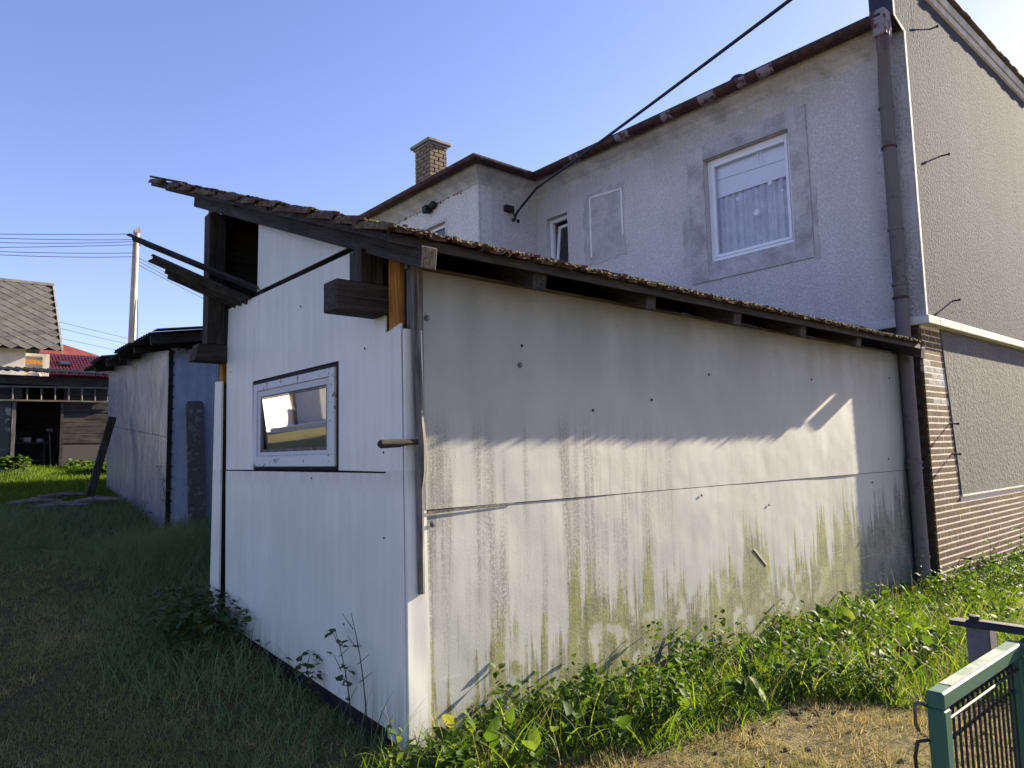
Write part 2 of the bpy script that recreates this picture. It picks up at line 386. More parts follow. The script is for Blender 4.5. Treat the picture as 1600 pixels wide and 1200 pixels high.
def thing(name, loc, label, cat, group=None):
    o = bpy.data.objects.new(name, None); COL.objects.link(o); o.location = loc; o.empty_display_size = .2
    return tag(o, label, cat, group)
def setting(name, mb, mat, smooth=False):
    return obj(name, mb, mat, None, smooth, kind='structure')

def gz(x, y):
    x = np.asarray(x, float); y = np.asarray(y, float)
    t = y-4.8; ramp = .12*(np.sqrt(t*t+.35)+t)/2
    ramp = np.minimum(ramp, 1.60)
    rx = .026*np.clip(x-3, 0, 12)*np.clip(1-(y-5)/4, 0, 1)
    und = .018*np.sin(x*1.7+y*.6)+.014*np.sin(y*2.3-x*.8)+.01*np.sin(x*4.1+1.3)*np.sin(y*3.7)
    return -.13+ramp-rx+und

# ------------------------------------------------------------------ ground
def grid_mesh(name, xs, ys, zf, mat):
    X, Y = np.meshgrid(xs, ys); Z = zf(X, Y)
    v = np.stack([X, Y, Z], -1).reshape(-1, 3); nx = len(xs); ny = len(ys)
    f = [(j*nx+i, j*nx+i+1, (j+1)*nx+i+1, (j+1)*nx+i) for j in range(ny-1) for i in range(nx-1)]
    me = bpy.data.meshes.new(name); me.from_pydata(v.tolist(), [], f); me.materials.append(mat)
    me.polygons.foreach_set('use_smooth', [True]*len(f))
    o = bpy.data.objects.new(name, me); COL.objects.link(o); o['kind'] = 'structure'; return o
def mat_ground():
    t = NT('lawn_soil'); p = t.pos(); x, y, z = t.sep(p)
    n = t.noise(p, 2.2, 5, .65); f = t.noise(p, 60, 4, .7); m = t.noise(p, 12, 4)
    dry = t.mix(t.rng(t.add(t.mul(f, .5), t.mul(m, .5)), .38, .62), (.035, .028, .014), (.17, .14, .066))
    grn = t.mix(t.rng(f, .3, .7), (.04, .042, .018), (.13, .115, .055))
    k = t.mul(t.rng(y, 3.6, 3.0), t.rng(x, -1, 1.2))
    k = t.add(k, t.mul(t.rng(n, .56, .66), .35))
    c = t.mix(k, grn, dry)
    return t.finish(c, .95, t.bump(t.add(t.mul(f, .6), m), .9, .03), 0, .1)
xs = np.concatenate([np.linspace(-400, -20, 8), np.linspace(-12, 22, 190), np.linspace(30, 700, 10)])
ys = np.concatenate([np.linspace(-300, -16, 7), np.linspace(-8, 30, 210), np.linspace(40, 900, 12)])
ground = grid_mesh('ground', xs, ys, gz, mat_ground())

# ================================================================== THE SHED
X0, Y0 = 2.289, 3.632
XE = 9.70
SL = .370                                              # roof pitch
def zr(y): return 2.745 + SL*(y-3.2)                   # top of the rafters
shed = thing('shed', (6.0, 5.3, -.15), 'low white board-clad shed with mono-pitch tiled roof and a small window in its end wall', 'shed')

# long side: two rows of sheets, gently bowed
def sheet(name, x0, x1, z0, z1, y, bow, seed, lab=None):
    nx, nz = 60, 10; mb = MB(); vs = []; r = random.Random(seed)
    ph = [r.uniform(0, 6) for _ in range(4)]
    for th in (0, .009):
        for j in range(nz+1):
            for i in range(nx+1):
                u = i/nx; w = j/nz; x = x0+(x1-x0)*u; z = z0+(z1-z0)*w
                if w == 0 and z0 < .3: z += .03*math.sin(u*14+ph[2]) + .09*max(0, math.sin((u-.74)*11)) * (u > .74)*.6
                d = bow*(math.sin(u*9+ph[0])*(1-w)**2 + .4*math.sin(u*23+ph[1])*(1-w)**3)
                vs.append((x, y - .004 - th + d*(-.5), z))
    N = (nx+1)*(nz+1); fs = []
    for j in range(nz):
        for i in range(nx):
            a = j*(nx+1)+i; q = (a, a+1, a+nx+2, a+nx+1)
            fs.append(q); fs.append(tuple(N+k for k in reversed(q)))
    rim = [i for i in range(nx+1)] + [(j+1)*(nx+1)-1 for j in range(1, nz+1)] + [nz*(nx+1)+i for i in range(nx-1, -1, -1)] + [j*(nx+1) for j in range(nz-1, 0, -1)]
    for k in range(len(rim)):
        a, b = rim[k], rim[(k+1) % len(rim)]; fs.append((a, N+a, N+b, b))
    mb.add(vs, fs)
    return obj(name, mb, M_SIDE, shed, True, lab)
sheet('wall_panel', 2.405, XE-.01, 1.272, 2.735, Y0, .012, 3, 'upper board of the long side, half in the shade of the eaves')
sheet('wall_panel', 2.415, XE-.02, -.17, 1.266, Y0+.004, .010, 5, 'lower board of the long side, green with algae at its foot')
obj('top_rail', MB().box(2.30, XE, Y0-.002, Y0+.03, 2.737, 2.765), GW[0], shed)
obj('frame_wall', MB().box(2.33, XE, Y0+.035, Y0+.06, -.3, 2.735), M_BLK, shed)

# gable boards (plane x = X0, outer face at X0-.012)
def gboard(pts, lab=None, x=X0, th=.012, m=None):
    return obj('wall_panel', MB().prism([(x, y, z) for y, z in pts], (-th, 0, 0)), m or M_GABLE, shed, label=lab)
gboard([(3.848, -.02), (6.655, .15), (6.70, 1.497), (3.852, 1.492)], 'lower end-wall board below the window')
gboard([(6.69, 1.507), (6.72, 2.48), (6.69, 3.0), (4.236, 2.985), (4.225, 2.66), (3.850, 2.60), (3.853, 1.502), (4.478, 1.508), (4.478, 2.262), (6.072, 2.262), (6.030, 1.508)], 'upper end-wall board cut out round the window')
gboard([(5.985, 3.035), (5.965, 3.83), (4.33, 3.22), (4.34, 3.032)], 'small triangular board under the verge rafter')
gboard([(3.846, -.06), (3.850, 2.36), (3.662, 2.40), (3.630, -.10)], 'narrow corner strip of the end wall', X0-.006)
obj('corner_strip', MB().prism([(X0-.018, 3.628, -.12), (X0-.015, 3.645, 2.36), (2.40, 3.645, 2.36), (2.425, 3.628, -.12)], (0, -.022, 0)), M_GABLE, shed)
obj('corner_strip', MB().box(2.326, 2.402, 3.618, 3.70, 2.362, 2.80), GW[2], shed, label='bare grey strip at the top of the corner')
gboard([(6.735, .16), (6.742, 2.325), (6.93, 2.335), (6.985, .16)], 'narrow white strip at the far edge of the end wall', X0-.03, .016)
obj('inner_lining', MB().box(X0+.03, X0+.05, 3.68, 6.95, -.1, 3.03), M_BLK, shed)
obj('inner_lining', MB().prism([(2.75, 3.7, 2.9), (2.75, 7.0, 2.9), (2.75, 7.0, 4.15), (2.75, 3.7, 2.92)], (.02, 0, 0)), WD[2], shed, label='dark boarding deep in the gable gap')
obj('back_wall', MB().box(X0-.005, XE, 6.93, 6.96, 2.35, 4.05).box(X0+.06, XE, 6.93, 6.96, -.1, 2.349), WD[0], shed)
obj('sill_beam', MB().box(X0+.02, X0+.16, 3.75, 6.9, -.2, .03), M_BLK, shed)
# timbers
obj('corner_stud', MB().box(X0-.004, X0+.035, 3.695, 3.822, 2.33, 2.91), OW, shed, label='orange new timber stud at the near corner')
obj('corner_stud', MB().box(X0-.02, X0+.035, 6.80, 6.885, 2.30, 2.52), OW, shed, label='orange timber stud at the far corner')
obj('tie_beam', MB().box(1.93, X0-.013, 3.822, 4.0, 2.475, 2.662).box(X0-.0125, 2.9, 3.823, 3.999, 2.476, 2.661), WD[0], shed, bevel=.006, label='short thick beam end sticking out near the corner')
obj('tie_beam', MB().prism([(1.985, 6.70, 2.50), (2.02, 6.70, 2.66), (X0-.013, 6.70, 2.66), (X0-.013, 6.70, 2.50)], (0, .18, 0)), WD[0], shed, bevel=.006, label='short thick beam end under the far post')
obj('post', MB().box(2.10, 2.255, 3.84, 3.99, 2.664, zr(3.9)-.125), WD[2], shed, bevel=.005)
obj('post', MB().box(2.10, 2.255, 6.715, 6.87, 2.664, zr(6.72)-.14), WD[2], shed, bevel=.005)
obj('post_facing', MB().box(2.255, 2.285, 4.02, 4.20, 2.664, 2.99), WD[2], shed)
obj('foam_strip', MB().prism([(2.16, 6.885, 3.50), (2.16, 7.035, 3.47), (2.16, 7.04, 3.96), (2.16, 6.965, 3.97), (2.16, 6.94, 4.03), (2.16, 6.885, 4.05)], (.09, 0, 0)), M_FOAM, shed, bevel=.006)
RAFT = [2.19, 3.12, 4.28, 5.43, 6.62, 7.82, 9.53]
TIPY = [3.215, 3.31, 3.32, 3.30, 3.32, 3.31, 3.28]
for i, (x, ty) in enumerate(zip(RAFT, TIPY)):
    ye = 7.30 if i == 0 else 7.0
    h = .135 if i else .125
    pts = [(x-.06, ty+.02, zr(ty)-h), (x-.06, ty, zr(ty)), (x-.06, ye, zr(ye)), (x-.06, ye+.02, zr(ye)-h)]
    o = obj('rafter', MB().prism(pts, (.12 if i else .11, 0, 0)), RW, shed, bevel=.006)
    if i == 0: o['label'] = 'grey verge rafter in front of the end wall'
# roof boarding
nb = 13; y = 3.295
k = 0
while y < 7.9:
    w = random.uniform(.30, .42); y2 = min(y+w, 8.0)
    z = zr(y)+.004; z2 = zr(y2-.008)+.004; xa = 1.97+random.uniform(-.02, .03)
    obj('roof_board', MB().prism([(xa, y, z), (xa, y2-.008, z2), (xa, y2-.008, z2+.02), (xa, y, z+.02)], (9.40-xa, 0, 0)), WD[0], shed)
    y = y2
obj('eaves_lath', MB().prism([(1.96, 3.27, zr(3.27)-.02), (1.96, 3.292, zr(3.27)-.02), (1.96, 3.292, zr(3.27)+.035), (1.96, 3.27, zr(3.27)+.035)], (9.40-1.96, 0, 0)), WD[0], shed)
# verge laths that run out at the high corner
def verge_lath(x, y0, y1, dz, w=.05, h=.035, m=None):
    obj('verge_lath', MB().beam((x, y0, zr(y0)+dz), (x, y1, zr(y1)+dz), w, h), m or WD[1], shed)
verge_lath(2.00, 3.3, 8.33, .012, .05, .05)
verge_lath(1.955, 7.0, 8.22, .088, .05, .022)
verge_lath(2.06, 5.9, 8.0, .0, .04, .06)
# tiles
TW, TL = .212, .40; EXP = .335
def tile_mesh(seed):
    r = random.Random(seed); mb = MB(); prof = [(-.106, .0), (-.09, .026), (-.06, .026), (-.045, .006), (.0, .0), (.05, .006), (.07, .024), (.095, .026), (.108, .006)]
    n = len(prof); vs = []
    for yy, zz in ((0, .0), (TL, .0)):
        for (px, pz) in prof: vs.append((px*(1+r.uniform(-.02, .02)), yy + (r.uniform(-.012, .012) if yy == 0 else 0), pz+zz+.018+r.uniform(-.003, .003)))
    for yy in (0, TL):
        for (px, pz) in prof: vs.append((px, yy, pz+r.uniform(-.008, .004)*(yy == 0)))
    fs = []
    for i in range(n-1):
        fs += [(i, i+1, n+i+1, n+i), (2*n+i+1, 2*n+i, 3*n+i, 3*n+i+1), (i+1, i, 2*n+i, 2*n+i+1), (n+i, n+i+1, 3*n+i+1, 3*n+i)]
    fs += [(0, n, 3*n, 2*n), (n-1, 3*n-1, 4*n-1, 2*n-1)]
    mb.add(vs, fs); return mesh_of('roof_tile', mb, M_TILE)
tms = [tile_mesh(i) for i in range(6)]
pitch = math.atan(SL)
rest = MB()
ncol = int((9.44-1.93)/TW)
tile_cnt = 0
for r_ in range(15):
    for c in range(ncol):
        x = 2.035 + c*TW + random.uniform(-.006, .006)
        if c == 0: x += random.uniform(-.05, .02)
        yb = 3.225 + r_*EXP*math.cos(pitch)
        if yb > 7.95: continue
        if yb > 7.2 and c < 3 and random.random() < .25: continue
        near = r_ < 4 or c < 8
        z = zr(yb)+.042+random.uniform(-.004, .006)
        tilt = pitch - .075 + random.uniform(-.015, .015)
        m4 = Matrix.Translation((x, yb, z)) @ Matrix.Rotation(tilt, 4, 'X') @ Matrix.Rotation(random.uniform(-.03, .03)*(2.0 if c == 0 else 1), 4, 'Z')
        if near and tile_cnt < 296:
            tile_cnt += 1
            o = piece('roof_tile', random.choice(tms), m4.translation, shed, m4.to_euler())
        else:
            q = [m4 @ Vector(p) for p in ((-.105, 0, 0), (.105, 0, 0), (.105, TL, 0), (-.105, TL, 0), (-.105, 0, .03), (.105, 0, .03), (.105, TL, .03), (-.105, TL, .03))]
            rest.add(q, [(0,3,2,1),(4,5,6,7),(0,1,5,4),(1,2,6,5),(2,3,7,6),(3,0,4,7)])
obj('roof_tiles', rest, M_TILE, shed, kind='stuff')
# moss cushions on the lower rows and the verge
moss = MB()
def blob(mb, c, r, sq=.6):
    n = 6; vs = [(c[0], c[1], c[2]+r*sq)]
    for h, rr in ((.55, .75), (-.1, 1.0)):
        for k in range(n):
            a = 2*math.pi*k/n; q = r*rr*random.uniform(.75, 1.2)
            vs.append((c[0]+q*math.cos(a), c[1]+q*math.sin(a), c[2]+r*h*sq))
    fs = [(0, 1+k, 1+(k+1) % n) for k in range(n)] + [(1+k, 1+n+k, 1+n+(k+1) % n, 1+(k+1) % n) for k in range(n)] + [tuple(1+n+k for k in range(n-1, -1, -1))]
    mb.add(vs, fs)
for i in range(1500):
    x = random.uniform(1.98, 9.40); row = random.choice((0, 0, 0, 1, 2)); yb = 3.225 + row*EXP*math.cos(pitch) + random.uniform(-.012, .06)
    blob(moss, (x, yb, zr(yb)+.062+random.uniform(-.006, .012)), random.uniform(.008, .024), random.uniform(.5, .9))
for i in range(420):
    yb = random.uniform(3.1, 6.9); x = random.uniform(1.93, 2.1); blob(moss, (x, yb, zr(yb)+.068+random.uniform(-.008, .014)), random.uniform(.008, .022), .6)
obj('moss', moss, M_MOSS, shed, kind='stuff')

# window of the end wall
win = obj('window', MB().box(X0-.004, X0+.03, 4.49, 4.535, 1.512, 2.257).box(X0-.004, X0+.03, 6.015, 6.065, 1.512, 2.257).box(X0-.004, X0+.03, 4.5351, 6.0149, 2.215, 2.257).box(X0-.004, X0+.03, 4.5351, 6.0149, 1.512, 1.545), M_SEAL, shed, bevel=.003)
def ring(y0, y1, z0, z1, w, xa, xb, wt=None, wb=None):
    wt = wt or w; wb = wb or w
    return MB().box(xa, xb, y0, y0+w, z0, z1).box(xa, xb, y1-w, y1, z0, z1).box(xa, xb, y0+w+.0005, y1-w-.0005, z1-wt, z1).box(xa, xb, y0+w+.0005, y1-w-.0005, z0, z0+wb)
obj('frame', ring(4.53, 6.02, 1.535, 2.225, .075, X0-.022, X0+.03, .06, .085), M_PEEL, win, bevel=.003, label='outer frame with peeling white paint')
obj('sash', ring(4.606, 5.944, 1.621, 2.164, .055, X0-.012, X0+.02, .05, .03), M_PEEL2, win, bevel=.003)
obj('sash_bead', ring(4.662, 5.888, 1.652, 2.113, .022, X0-.006, X0+.014), GW[2], win)
pane = MB().prism([(0, -.592, -.22), (0, .592, -.22), (0, .592, .22), (0, -.592, .22)], (.004, 0, 0))
pm = mesh_of('pane', pane, M_MIRR); piece('pane', pm, (X0+.010, 5.275, 1.883), win, (0, R_(-4.2), R_(.0)))
# stick handle fixed at the corner
obj('handle_batten', MB().tube([(2.335, 3.60, 2.765), (2.34, 3.595, 2.2), (2.347, 3.585, 1.80), (2.352, 3.58, 1.66), (2.356, 3.585, 1.50), (2.352, 3.595, 1.40), (2.36, 3.603, .79)], [.027, .028, .030, .036, .034, .024, .022], 8), GW[2], shed, True)
obj('handle_peg', MB().tube([(2.345, 3.575, 1.678), (2.26, 3.572, 1.676), (2.20, 3.575, 1.672), (2.08, 3.58, 1.667), (2.065, 3.58, 1.667)], [.016, .016, .025, .026, .012], 9), WD[0], shed, True)
# screws, washers, holes
wm = mesh_of('screw_washer', MB().lathe((0, 0, 0), [(.021, 0), (.020, -.004), (.012, -.005), (.011, -.011), (.004, -.012)], 12, 1), M_STEEL)
for (x, z) in ((2.432, 2.44), (3.19, 2.195), (2.455, 1.185)): piece('screw_washer', wm, (x, Y0-.016, z), shed)
sm = mesh_of('screw', MB().lathe((0, 0, 0), [(.011, 0), (.010, -.005), (.004, -.006)], 8, 1), M_SEAL)
for (x, z) in ((3.21, 2.33), (5.22, 1.20), (5.42, 2.25), (3.9, 1.9), (8.6, 1.16), (9.1, 1.42), (7.3, 2.3), (9.3, 2.42), (6.3, 1.05), (4.6, 2.0)):
    piece('screw', sm, (x, Y0-.014, z), shed)
sg = mesh_of('screw', MB().lathe((0, 0, 0), [(.0075, 0), (.0065, -.003), (.003, -.004)], 8, 0), M_SEAL)
for (y, z) in ((4.11, 2.30), (3.88, 1.62), (3.70, 2.2), (3.70, .9), (3.69, .35), (5.1, 2.75), (6.6, 2.4), (6.83, .6), (4.4, .5), (3.88, 1.1), (4.9, 1.45)):
    piece('screw', sg, (X0-.014, y, z), shed)
# torn flap in the lower board
obj('torn_flap', MB().beam((6.0, Y0-.0150, .67), (6.20, Y0-.0150, .505), .012, .003, (0, -1, 0)), M_BEAD, shed)
obj('tear', MB().beam((5.99, Y0-.0125, .655), (6.19, Y0-.0125, .490), .010, .002, (0, -1, 0)), M_SEAL, shed)
obj('seam_sliver', MB().prism([(2.42, Y0-.02, 1.262), (3.1, Y0-.015, 1.270), (3.1, Y0-.016, 1.266), (2.42, Y0-.022, 1.250)], (0, -.003, 0)), M_SLAB, shed)

# corrugated sheets poking out of the gap
def corr(name, a, b, wdir, width, nwave, amp, mat, parent=None, jag=None, thick=.006):
    a = Vector(a); b = Vector(b); w = Vector(wdir).normalized(); d = (b-a).normalized(); n = w.cross(d).normalized()
    m = nwave*6; vs = []
    for t in (0, 1):
        for e, p in ((0, a), (1, b)):
            for i in range(m+1):
                u = i/m; sh = (jag(u) if (jag and e == 1) else 0)
                vs.append(p + w*(u-.5)*width + n*(math.sin(u*nwave*2*math.pi)*amp + t*thick) - d*sh)
    k = m+1; fs = []
    for i in range(m):
        fs += [(i, i+1, k+i+1, k+i), (2*k+i+1, 2*k+i, 3*k+i, 3*k+i+1), (i+1, i, 2*k+i, 2*k+i+1), (k+i, k+i+1, 3*k+i+1, 3*k+i)]
    fs += [(0, k, 3*k, 2*k), (m, 2*k+m, 3*k+m, k+m)]
    return obj(name, MB().add(vs, fs), mat, parent, True)
o = corr('corrugated_sheet', (2.75, 5.42, 2.72), (1.60, 7.20, 3.665), (.86, .5, -.1), .25, 2, .026, M_CORR)
tag(o, 'upper dark corrugated sheet sticking straight out of the gap in the white gable', 'roofing sheet', 'corrugated sheets stored in the shed')
o = corr('corrugated_sheet', (2.75, 6.12, 2.77), (1.60, 6.66, 3.325), (.41, .91, -.12), .40, 3, .03, M_ASB, None, lambda u: .12 if u > .45 else (.0 if u > .2 else .03))
tag(o, 'lower dark corrugated sheet with a broken notched end sticking out of the white gable', 'roofing sheet', 'corrugated sheets stored in the shed')

# ================================================================== THE HOUSE
XH, YU, YB = 9.8, 3.313, 3.39
YI, XA, YAE = 10.48, 8.28, 14.7
house = thing('house', (12.5, 8.0, -.3), 'two-storey grey roughcast house with brown gutter, white windows and brown brick plinth', 'house')
def wallx(x, th, outer, holes, mat, name, lab=None):
    # wall in the plane x=const with rectangular holes, built as blocks between the hole lines
    y0, y1, z0, z1 = outer
    ys = sorted({y0, y1, *[h[0] for h in holes], *[h[1] for h in holes]}); zs = sorted({z0, z1, *[h[2] for h in holes], *[h[3] for h in holes]})
    mb = MB(); idx = {}
    def vid(x_, y_, z_):
        k = (round(x_, 4), round(y_, 4), round(z_, 4))
        if k not in idx: idx[k] = len(mb.v); mb.v.append(k)
        return idx[k]
    full = lambda i, j: 0 <= i < len(ys)-1 and 0 <= j < len(zs)-1 and not any(h[0] <= ys[i]+1e-6 and ys[i+1] <= h[1]+1e-6 and h[2] <= zs[j]+1e-6 and zs[j+1] <= h[3]+1e-6 for h in holes)
    for i in range(len(ys)-1):
        for j in range(len(zs)-1):
            if not full(i, j): continue
            a, b, c, d = ys[i], ys[i+1], zs[j], zs[j+1]
            mb.f.append((vid(x, a, c), vid(x, b, c), vid(x, b, d), vid(x, a, d)))
            mb.f.append((vid(x+th, a, c), vid(x+th, a, d), vid(x+th, b, d), vid(x+th, b, c)))
            for (di, dj, q) in ((-1, 0, ((x, a, c), (x, a, d), (x+th, a, d), (x+th, a, c))), (1, 0, ((x, b, c), (x+th, b, c), (x+th, b, d), (x, b, d))), (0, -1, ((x, a, c), (x+th, a, c), (x+th, b, c), (x, b, c))), (0, 1, ((x, a, d), (x, b, d), (x+th, b, d), (x+th, a, d)))):
                if not full(i+di, j+dj): mb.f.append(tuple(vid(*p) for p in q))
    return obj(name, mb, mat, house, label=lab)
W = (4.966, 6.445, 4.575, 6.30)          # big window opening y0 y1 z0 z1
SW = (9.59, 10.20, 5.0, 6.31)
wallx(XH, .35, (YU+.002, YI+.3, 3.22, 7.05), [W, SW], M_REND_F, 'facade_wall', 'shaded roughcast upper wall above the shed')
obj('lower_wall', MB().box(XH+.06, XH+.36, YB+.03, YI, -.5, 3.11), M_MORTD, house)
# pale ledge (string course) on both faces
obj('ledge', MB().prism([(XH-.035, YU-.04, 3.11), (XH-.035, YI, 3.11), (XH-.035, YI, 3.218), (XH-.035, YU-.04, 3.218)], (.4, 0, 0)), M_BEAD, house, bevel=.008)
obj('ledge', MB().box(XH+.366, 16.2, YU-.04, YU+.4, 3.11, 3.218), M_BEAD, house, bevel=.008)
# right-hand side walls
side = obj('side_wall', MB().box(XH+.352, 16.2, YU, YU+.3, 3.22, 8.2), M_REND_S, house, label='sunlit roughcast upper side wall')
obj('side_wall_end', MB().box(XH+.05, XH+.351, YU, YU+.0015, 3.22, 7.05), M_REND_S, house)
obj('corner_bead', MB().prism([(XH-.008, YU-.010, 3.219), (XH+.045, YU-.010, 3.219), (XH+.045, YU-.010, 7.04), (XH-.008, YU-.010, 7.04)], (0, .011, 0)), M_BEAD, house)
# parapet pier above the gutter end
obj('parapet_pier', MB().prism([(9.50, YU+.001, 7.13), (9.50, YU+.001, 8.35), (XH+.349, YU+.001, 8.35), (XH+.349, YU+.001, 6.95), (XH+.02, YU+.001, 7.052)], (0, .29, 0)), M_REND_S, house, label='grey wall pier rising past the end of the gutter')
obj('corner_bead', MB().prism([(9.492, YU-.008, 7.12), (9.54, YU-.008, 7.14), (9.54, YU-.008, 8.35), (9.492, YU-.008, 8.35)], (0, .0085, 0)), M_BEAD, house)
obj('corner_bead', MB().prism([(9.492, YU-.008, 7.118), (9.54, YU-.008, 7.138), (XH+.045, YU-.008, 7.04), (XH+.0, YU-.008, 7.0)], (0, .0085, 0)), M_BEAD, house)
# cornice and roof edge along the side
obj('cornice', MB().prism([(9.7, YU-.001, 7.84), (9.7, YU-.03, 7.855), (9.7, YU-.045, 7.93), (9.7, YU-.001, 7.94)], (6.5, 0, 0)), M_BEAD, house)
obj('cornice', MB().prism([(9.7, YU-.001, 7.9405), (9.7, YU-.06, 7.955), (9.7, YU-.085, 8.05), (9.7, YU-.001, 8.07)], (6.5, 0, 0)), M_SOFF, house)
edge = MB()
for i in range(27):
    x = 9.75+i*.245; edge.prism([(x, YU-.145+random.uniform(-.012, .01), 8.072+random.uniform(-.008, .012)), (x, YU-.14, 8.105), (x, YU+.5, 8.34), (x, YU+.5, 8.30)], (.24, 0, 0))
obj('roof_edge', edge, M_CONC, house)
# main roof, eaves over the facade
def roofpoly(pts, mat, name='roof', th=.06): return obj(name, MB().prism(pts, (0, 0, th)), mat, house)
M_ROOF = plain('roof_felt', (.035, .037, .045), .9, .3, 8, .6, .01)
roofpoly([(9.46, 3.61, 7.18), (9.46, 10.20, 7.18), (13.0, 10.20, 8.45), (13.0, 3.61, 8.45)], M_ROOF)
roofpoly([(9.46, 10.201, 7.18), (8.02, 10.201, 7.18), (9.3, 11.6, 7.72), (10.9, 11.6, 7.72)], M_ROOF)
roofpoly([(8.02, 10.201, 7.18), (8.02, 14.9, 7.18), (9.9, 13.3, 7.95), (9.3, 11.6, 7.721)], M_ROOF)
roofpoly([(8.02, 14.9, 7.18), (11.8, 14.9, 7.18), (10.4, 13.2, 7.93), (9.9, 13.3, 7.95)], M_ROOF)
rt = MB()
y = 3.62
while y < 10.3:
    w = random.uniform(.10, .20); rt.prism([(9.44, y, 7.165+random.uniform(-.01, .012)), (9.44, y+w, 7.165+random.uniform(-.01, .012)), (9.44, y+w, 7.205+random.uniform(-.008, .012)), (9.44, y, 7.205+random.uniform(-.008, .012))], (.3, 0, .1)); y += w+.004
obj('roof_edge', rt, M_ROOF, house, label='dark ragged roof edge above the gutter')
obj('roof_vent', MB().lathe((9.75, 5.70, 7.27), [(.16, 0), (.15, .07), (.10, .13), (.03, .155)], 12), M_ROOF, house, True)
# soffit cove and gutter: one profile (outward, height) mitred round the facade, the inner corner and the annex
def sweep(prof, y_start, y_end, closed=True):
    n = len(prof); vs = []
    for st in range(4):
        for d, z in prof:
            vs.append([(XH-d, y_start, z), (XH-d, YI-d, z), (XA-d, YI-d, z), (XA-d, y_end, z)][st])
    fs = []
    for st in range(3):
        for i in range(n if closed else n-1):
            j = (i+1) % n; fs.append((st*n+i, st*n+j, (st+1)*n+j, (st+1)*n+i))
    if closed: fs += [tuple(range(n)), tuple(3*n+i for i in range(n-1, -1, -1))]
    return MB().add(vs, fs)
obj('soffit', sweep([(-.001, 6.80), (.05, 6.86), (.14, 6.93), (.28, 7.0), (.30, 7.04), (.30, 7.13), (-.001, 7.13)], 3.60, 14.9), M_SOFF, house)
gprof = [(.40+.105*math.cos(math.pi*k/10), 7.12-.11*math.sin(math.pi*k/10)) for k in range(11)]
gprof += [(.40+.093*math.cos(math.pi*k/10), 7.12-.098*math.sin(math.pi*k/10)) for k in range(10, -1, -1)]
g1 = obj('gutter', sweep(gprof, 3.40, 14.9), M_GUTT, house, True)
def half_round(p0, p1, r, side, seg=10):
    p0 = Vector(p0); p1 = Vector(p1); s = Vector(side); mb = MB(); vs = []
    for p in (p0, p1):
        for rr in (r, r-.004):
            for k in range(seg+1):
                a = math.pi*k/seg; vs.append(p + s*math.cos(a)*rr + Vector((0, 0, -math.sin(a)*rr*1.05)))
    m = 2*(seg+1); fs = []
    for k in range(seg): fs += [(k, k+1, m+k+1, m+k), (seg+2+k, seg+1+k, m+seg+1+k, m+seg+2+k)]
    fs += [(0, m, m+seg+1, seg+1), (seg, 2*seg+1, m+2*seg+1, m+seg)]
    for o in (0, m): fs += [(o+k, o+k+1, o+seg+2+k, o+seg+1+k) for k in range(seg)]
    return mb.add(vs, fs)
for y in (4.6, 5.5, 6.4, 7.3, 8.2, 9.1):
    obj('gutter_hook', half_round((9.40, y, 7.121), (9.40, y+.03, 7.121), .111, (1, 0, 0)), M_IRON, g1)
for y, l in ((4.9, .25), (5.35, .18), (5.85, .32), (6.7, .2), (7.6, .3), (8.8, .22)):
    obj('paint_flake', half_round((9.40, y, 7.119), (9.40, y+l, 7.119), .108, (1, 0, 0)), M_FLAKEPAINT, g1, True)
# downpipe with collars
pp = [(9.43, 3.44, 7.04), (9.44, 3.44, 6.84), (9.52, 3.47, 6.64), (9.62, 3.52, 6.46), (9.655, 3.54, 6.2), (9.665, 3.545, 3.0), (9.64, 3.52, -.35)]
dp = obj('downpipe', MB().tube(pp, [.105, .085, .08, .08, .082, .083, .083], 14), M_PIPE, house, True)
obj('hopper', MB().prism([(9.33, 3.36, 6.84), (9.33, 3.52, 6.84), (9.29, 3.54, 7.18), (9.29, 3.34, 7.18)], (.22, 0, 0)), M_FLAKEPAINT, house, bevel=.02)
for z in (6.0, 5.45, 4.35, 3.62, 3.45, 1.35, 1.28, .2):
    x, y = (9.663, 3.547) if z > 3 else (9.665-.025*(3-z)/3.35, 3.545-.025*(3-z)/3.35)
    obj('collar', MB().lathe((x, y, z), [(.083, -.001), (.095, .0), (.095, .028), (.083, .029)], 14), M_GUTT if z in (5.45, 3.45) else M_PIPE, dp, True)
# big window
wx = XH+.10
w1 = obj('window', ring(W[0]+.004, W[1]-.004, W[2]+.004, W[3]-.004, .075, wx, wx+.07), M_PVC, house, bevel=.004, label='large white upstairs window with net curtain')
obj('sash', ring(W[0]+.081, W[1]-.081, W[2]+.081, W[3]-.081, .05, wx-.012, wx+.06), M_PVC, w1, bevel=.006)
obj('pane', MB().box(wx+.02, wx+.026, W[0]+.132, W[1]-.132, W[2]+.132, W[3]-.132), M_CLEAR, w1)
gy0, gy1, gz0, gz1 = W[0]+.13, W[1]-.13, W[2]+.13, W[3]-.13
cur = MB(); n = 90; vs = []
for j in (0, 1):
    for i in range(n+1):
        u = i/n; yy = gy0-.05+(gy1-gy0+.1)*u; d = .022*math.sin(u*62+1.5*math.sin(u*9))+.012*math.sin(u*131)
        vs.append((wx+.13+d, yy, gz0-.1 if j == 0 else gz1-.35))
cur.add(vs, [(i, i+1, n+2+i, n+1+i) for i in range(n)])
obj('curtain', cur, M_CURT2, w1, True)
obj('blind', MB().box(wx+.085, wx+.09, gy0-.05, gy1+.05, gz1-.50, gz1+.1), M_VAL, w1, label='white upper half of the curtain')
obj('blind_rail', MB().beam((wx+.08, gy0, gz1-.24), (wx+.08, gy1, gz1-.20), .012, .014), M_CURT2, w1)
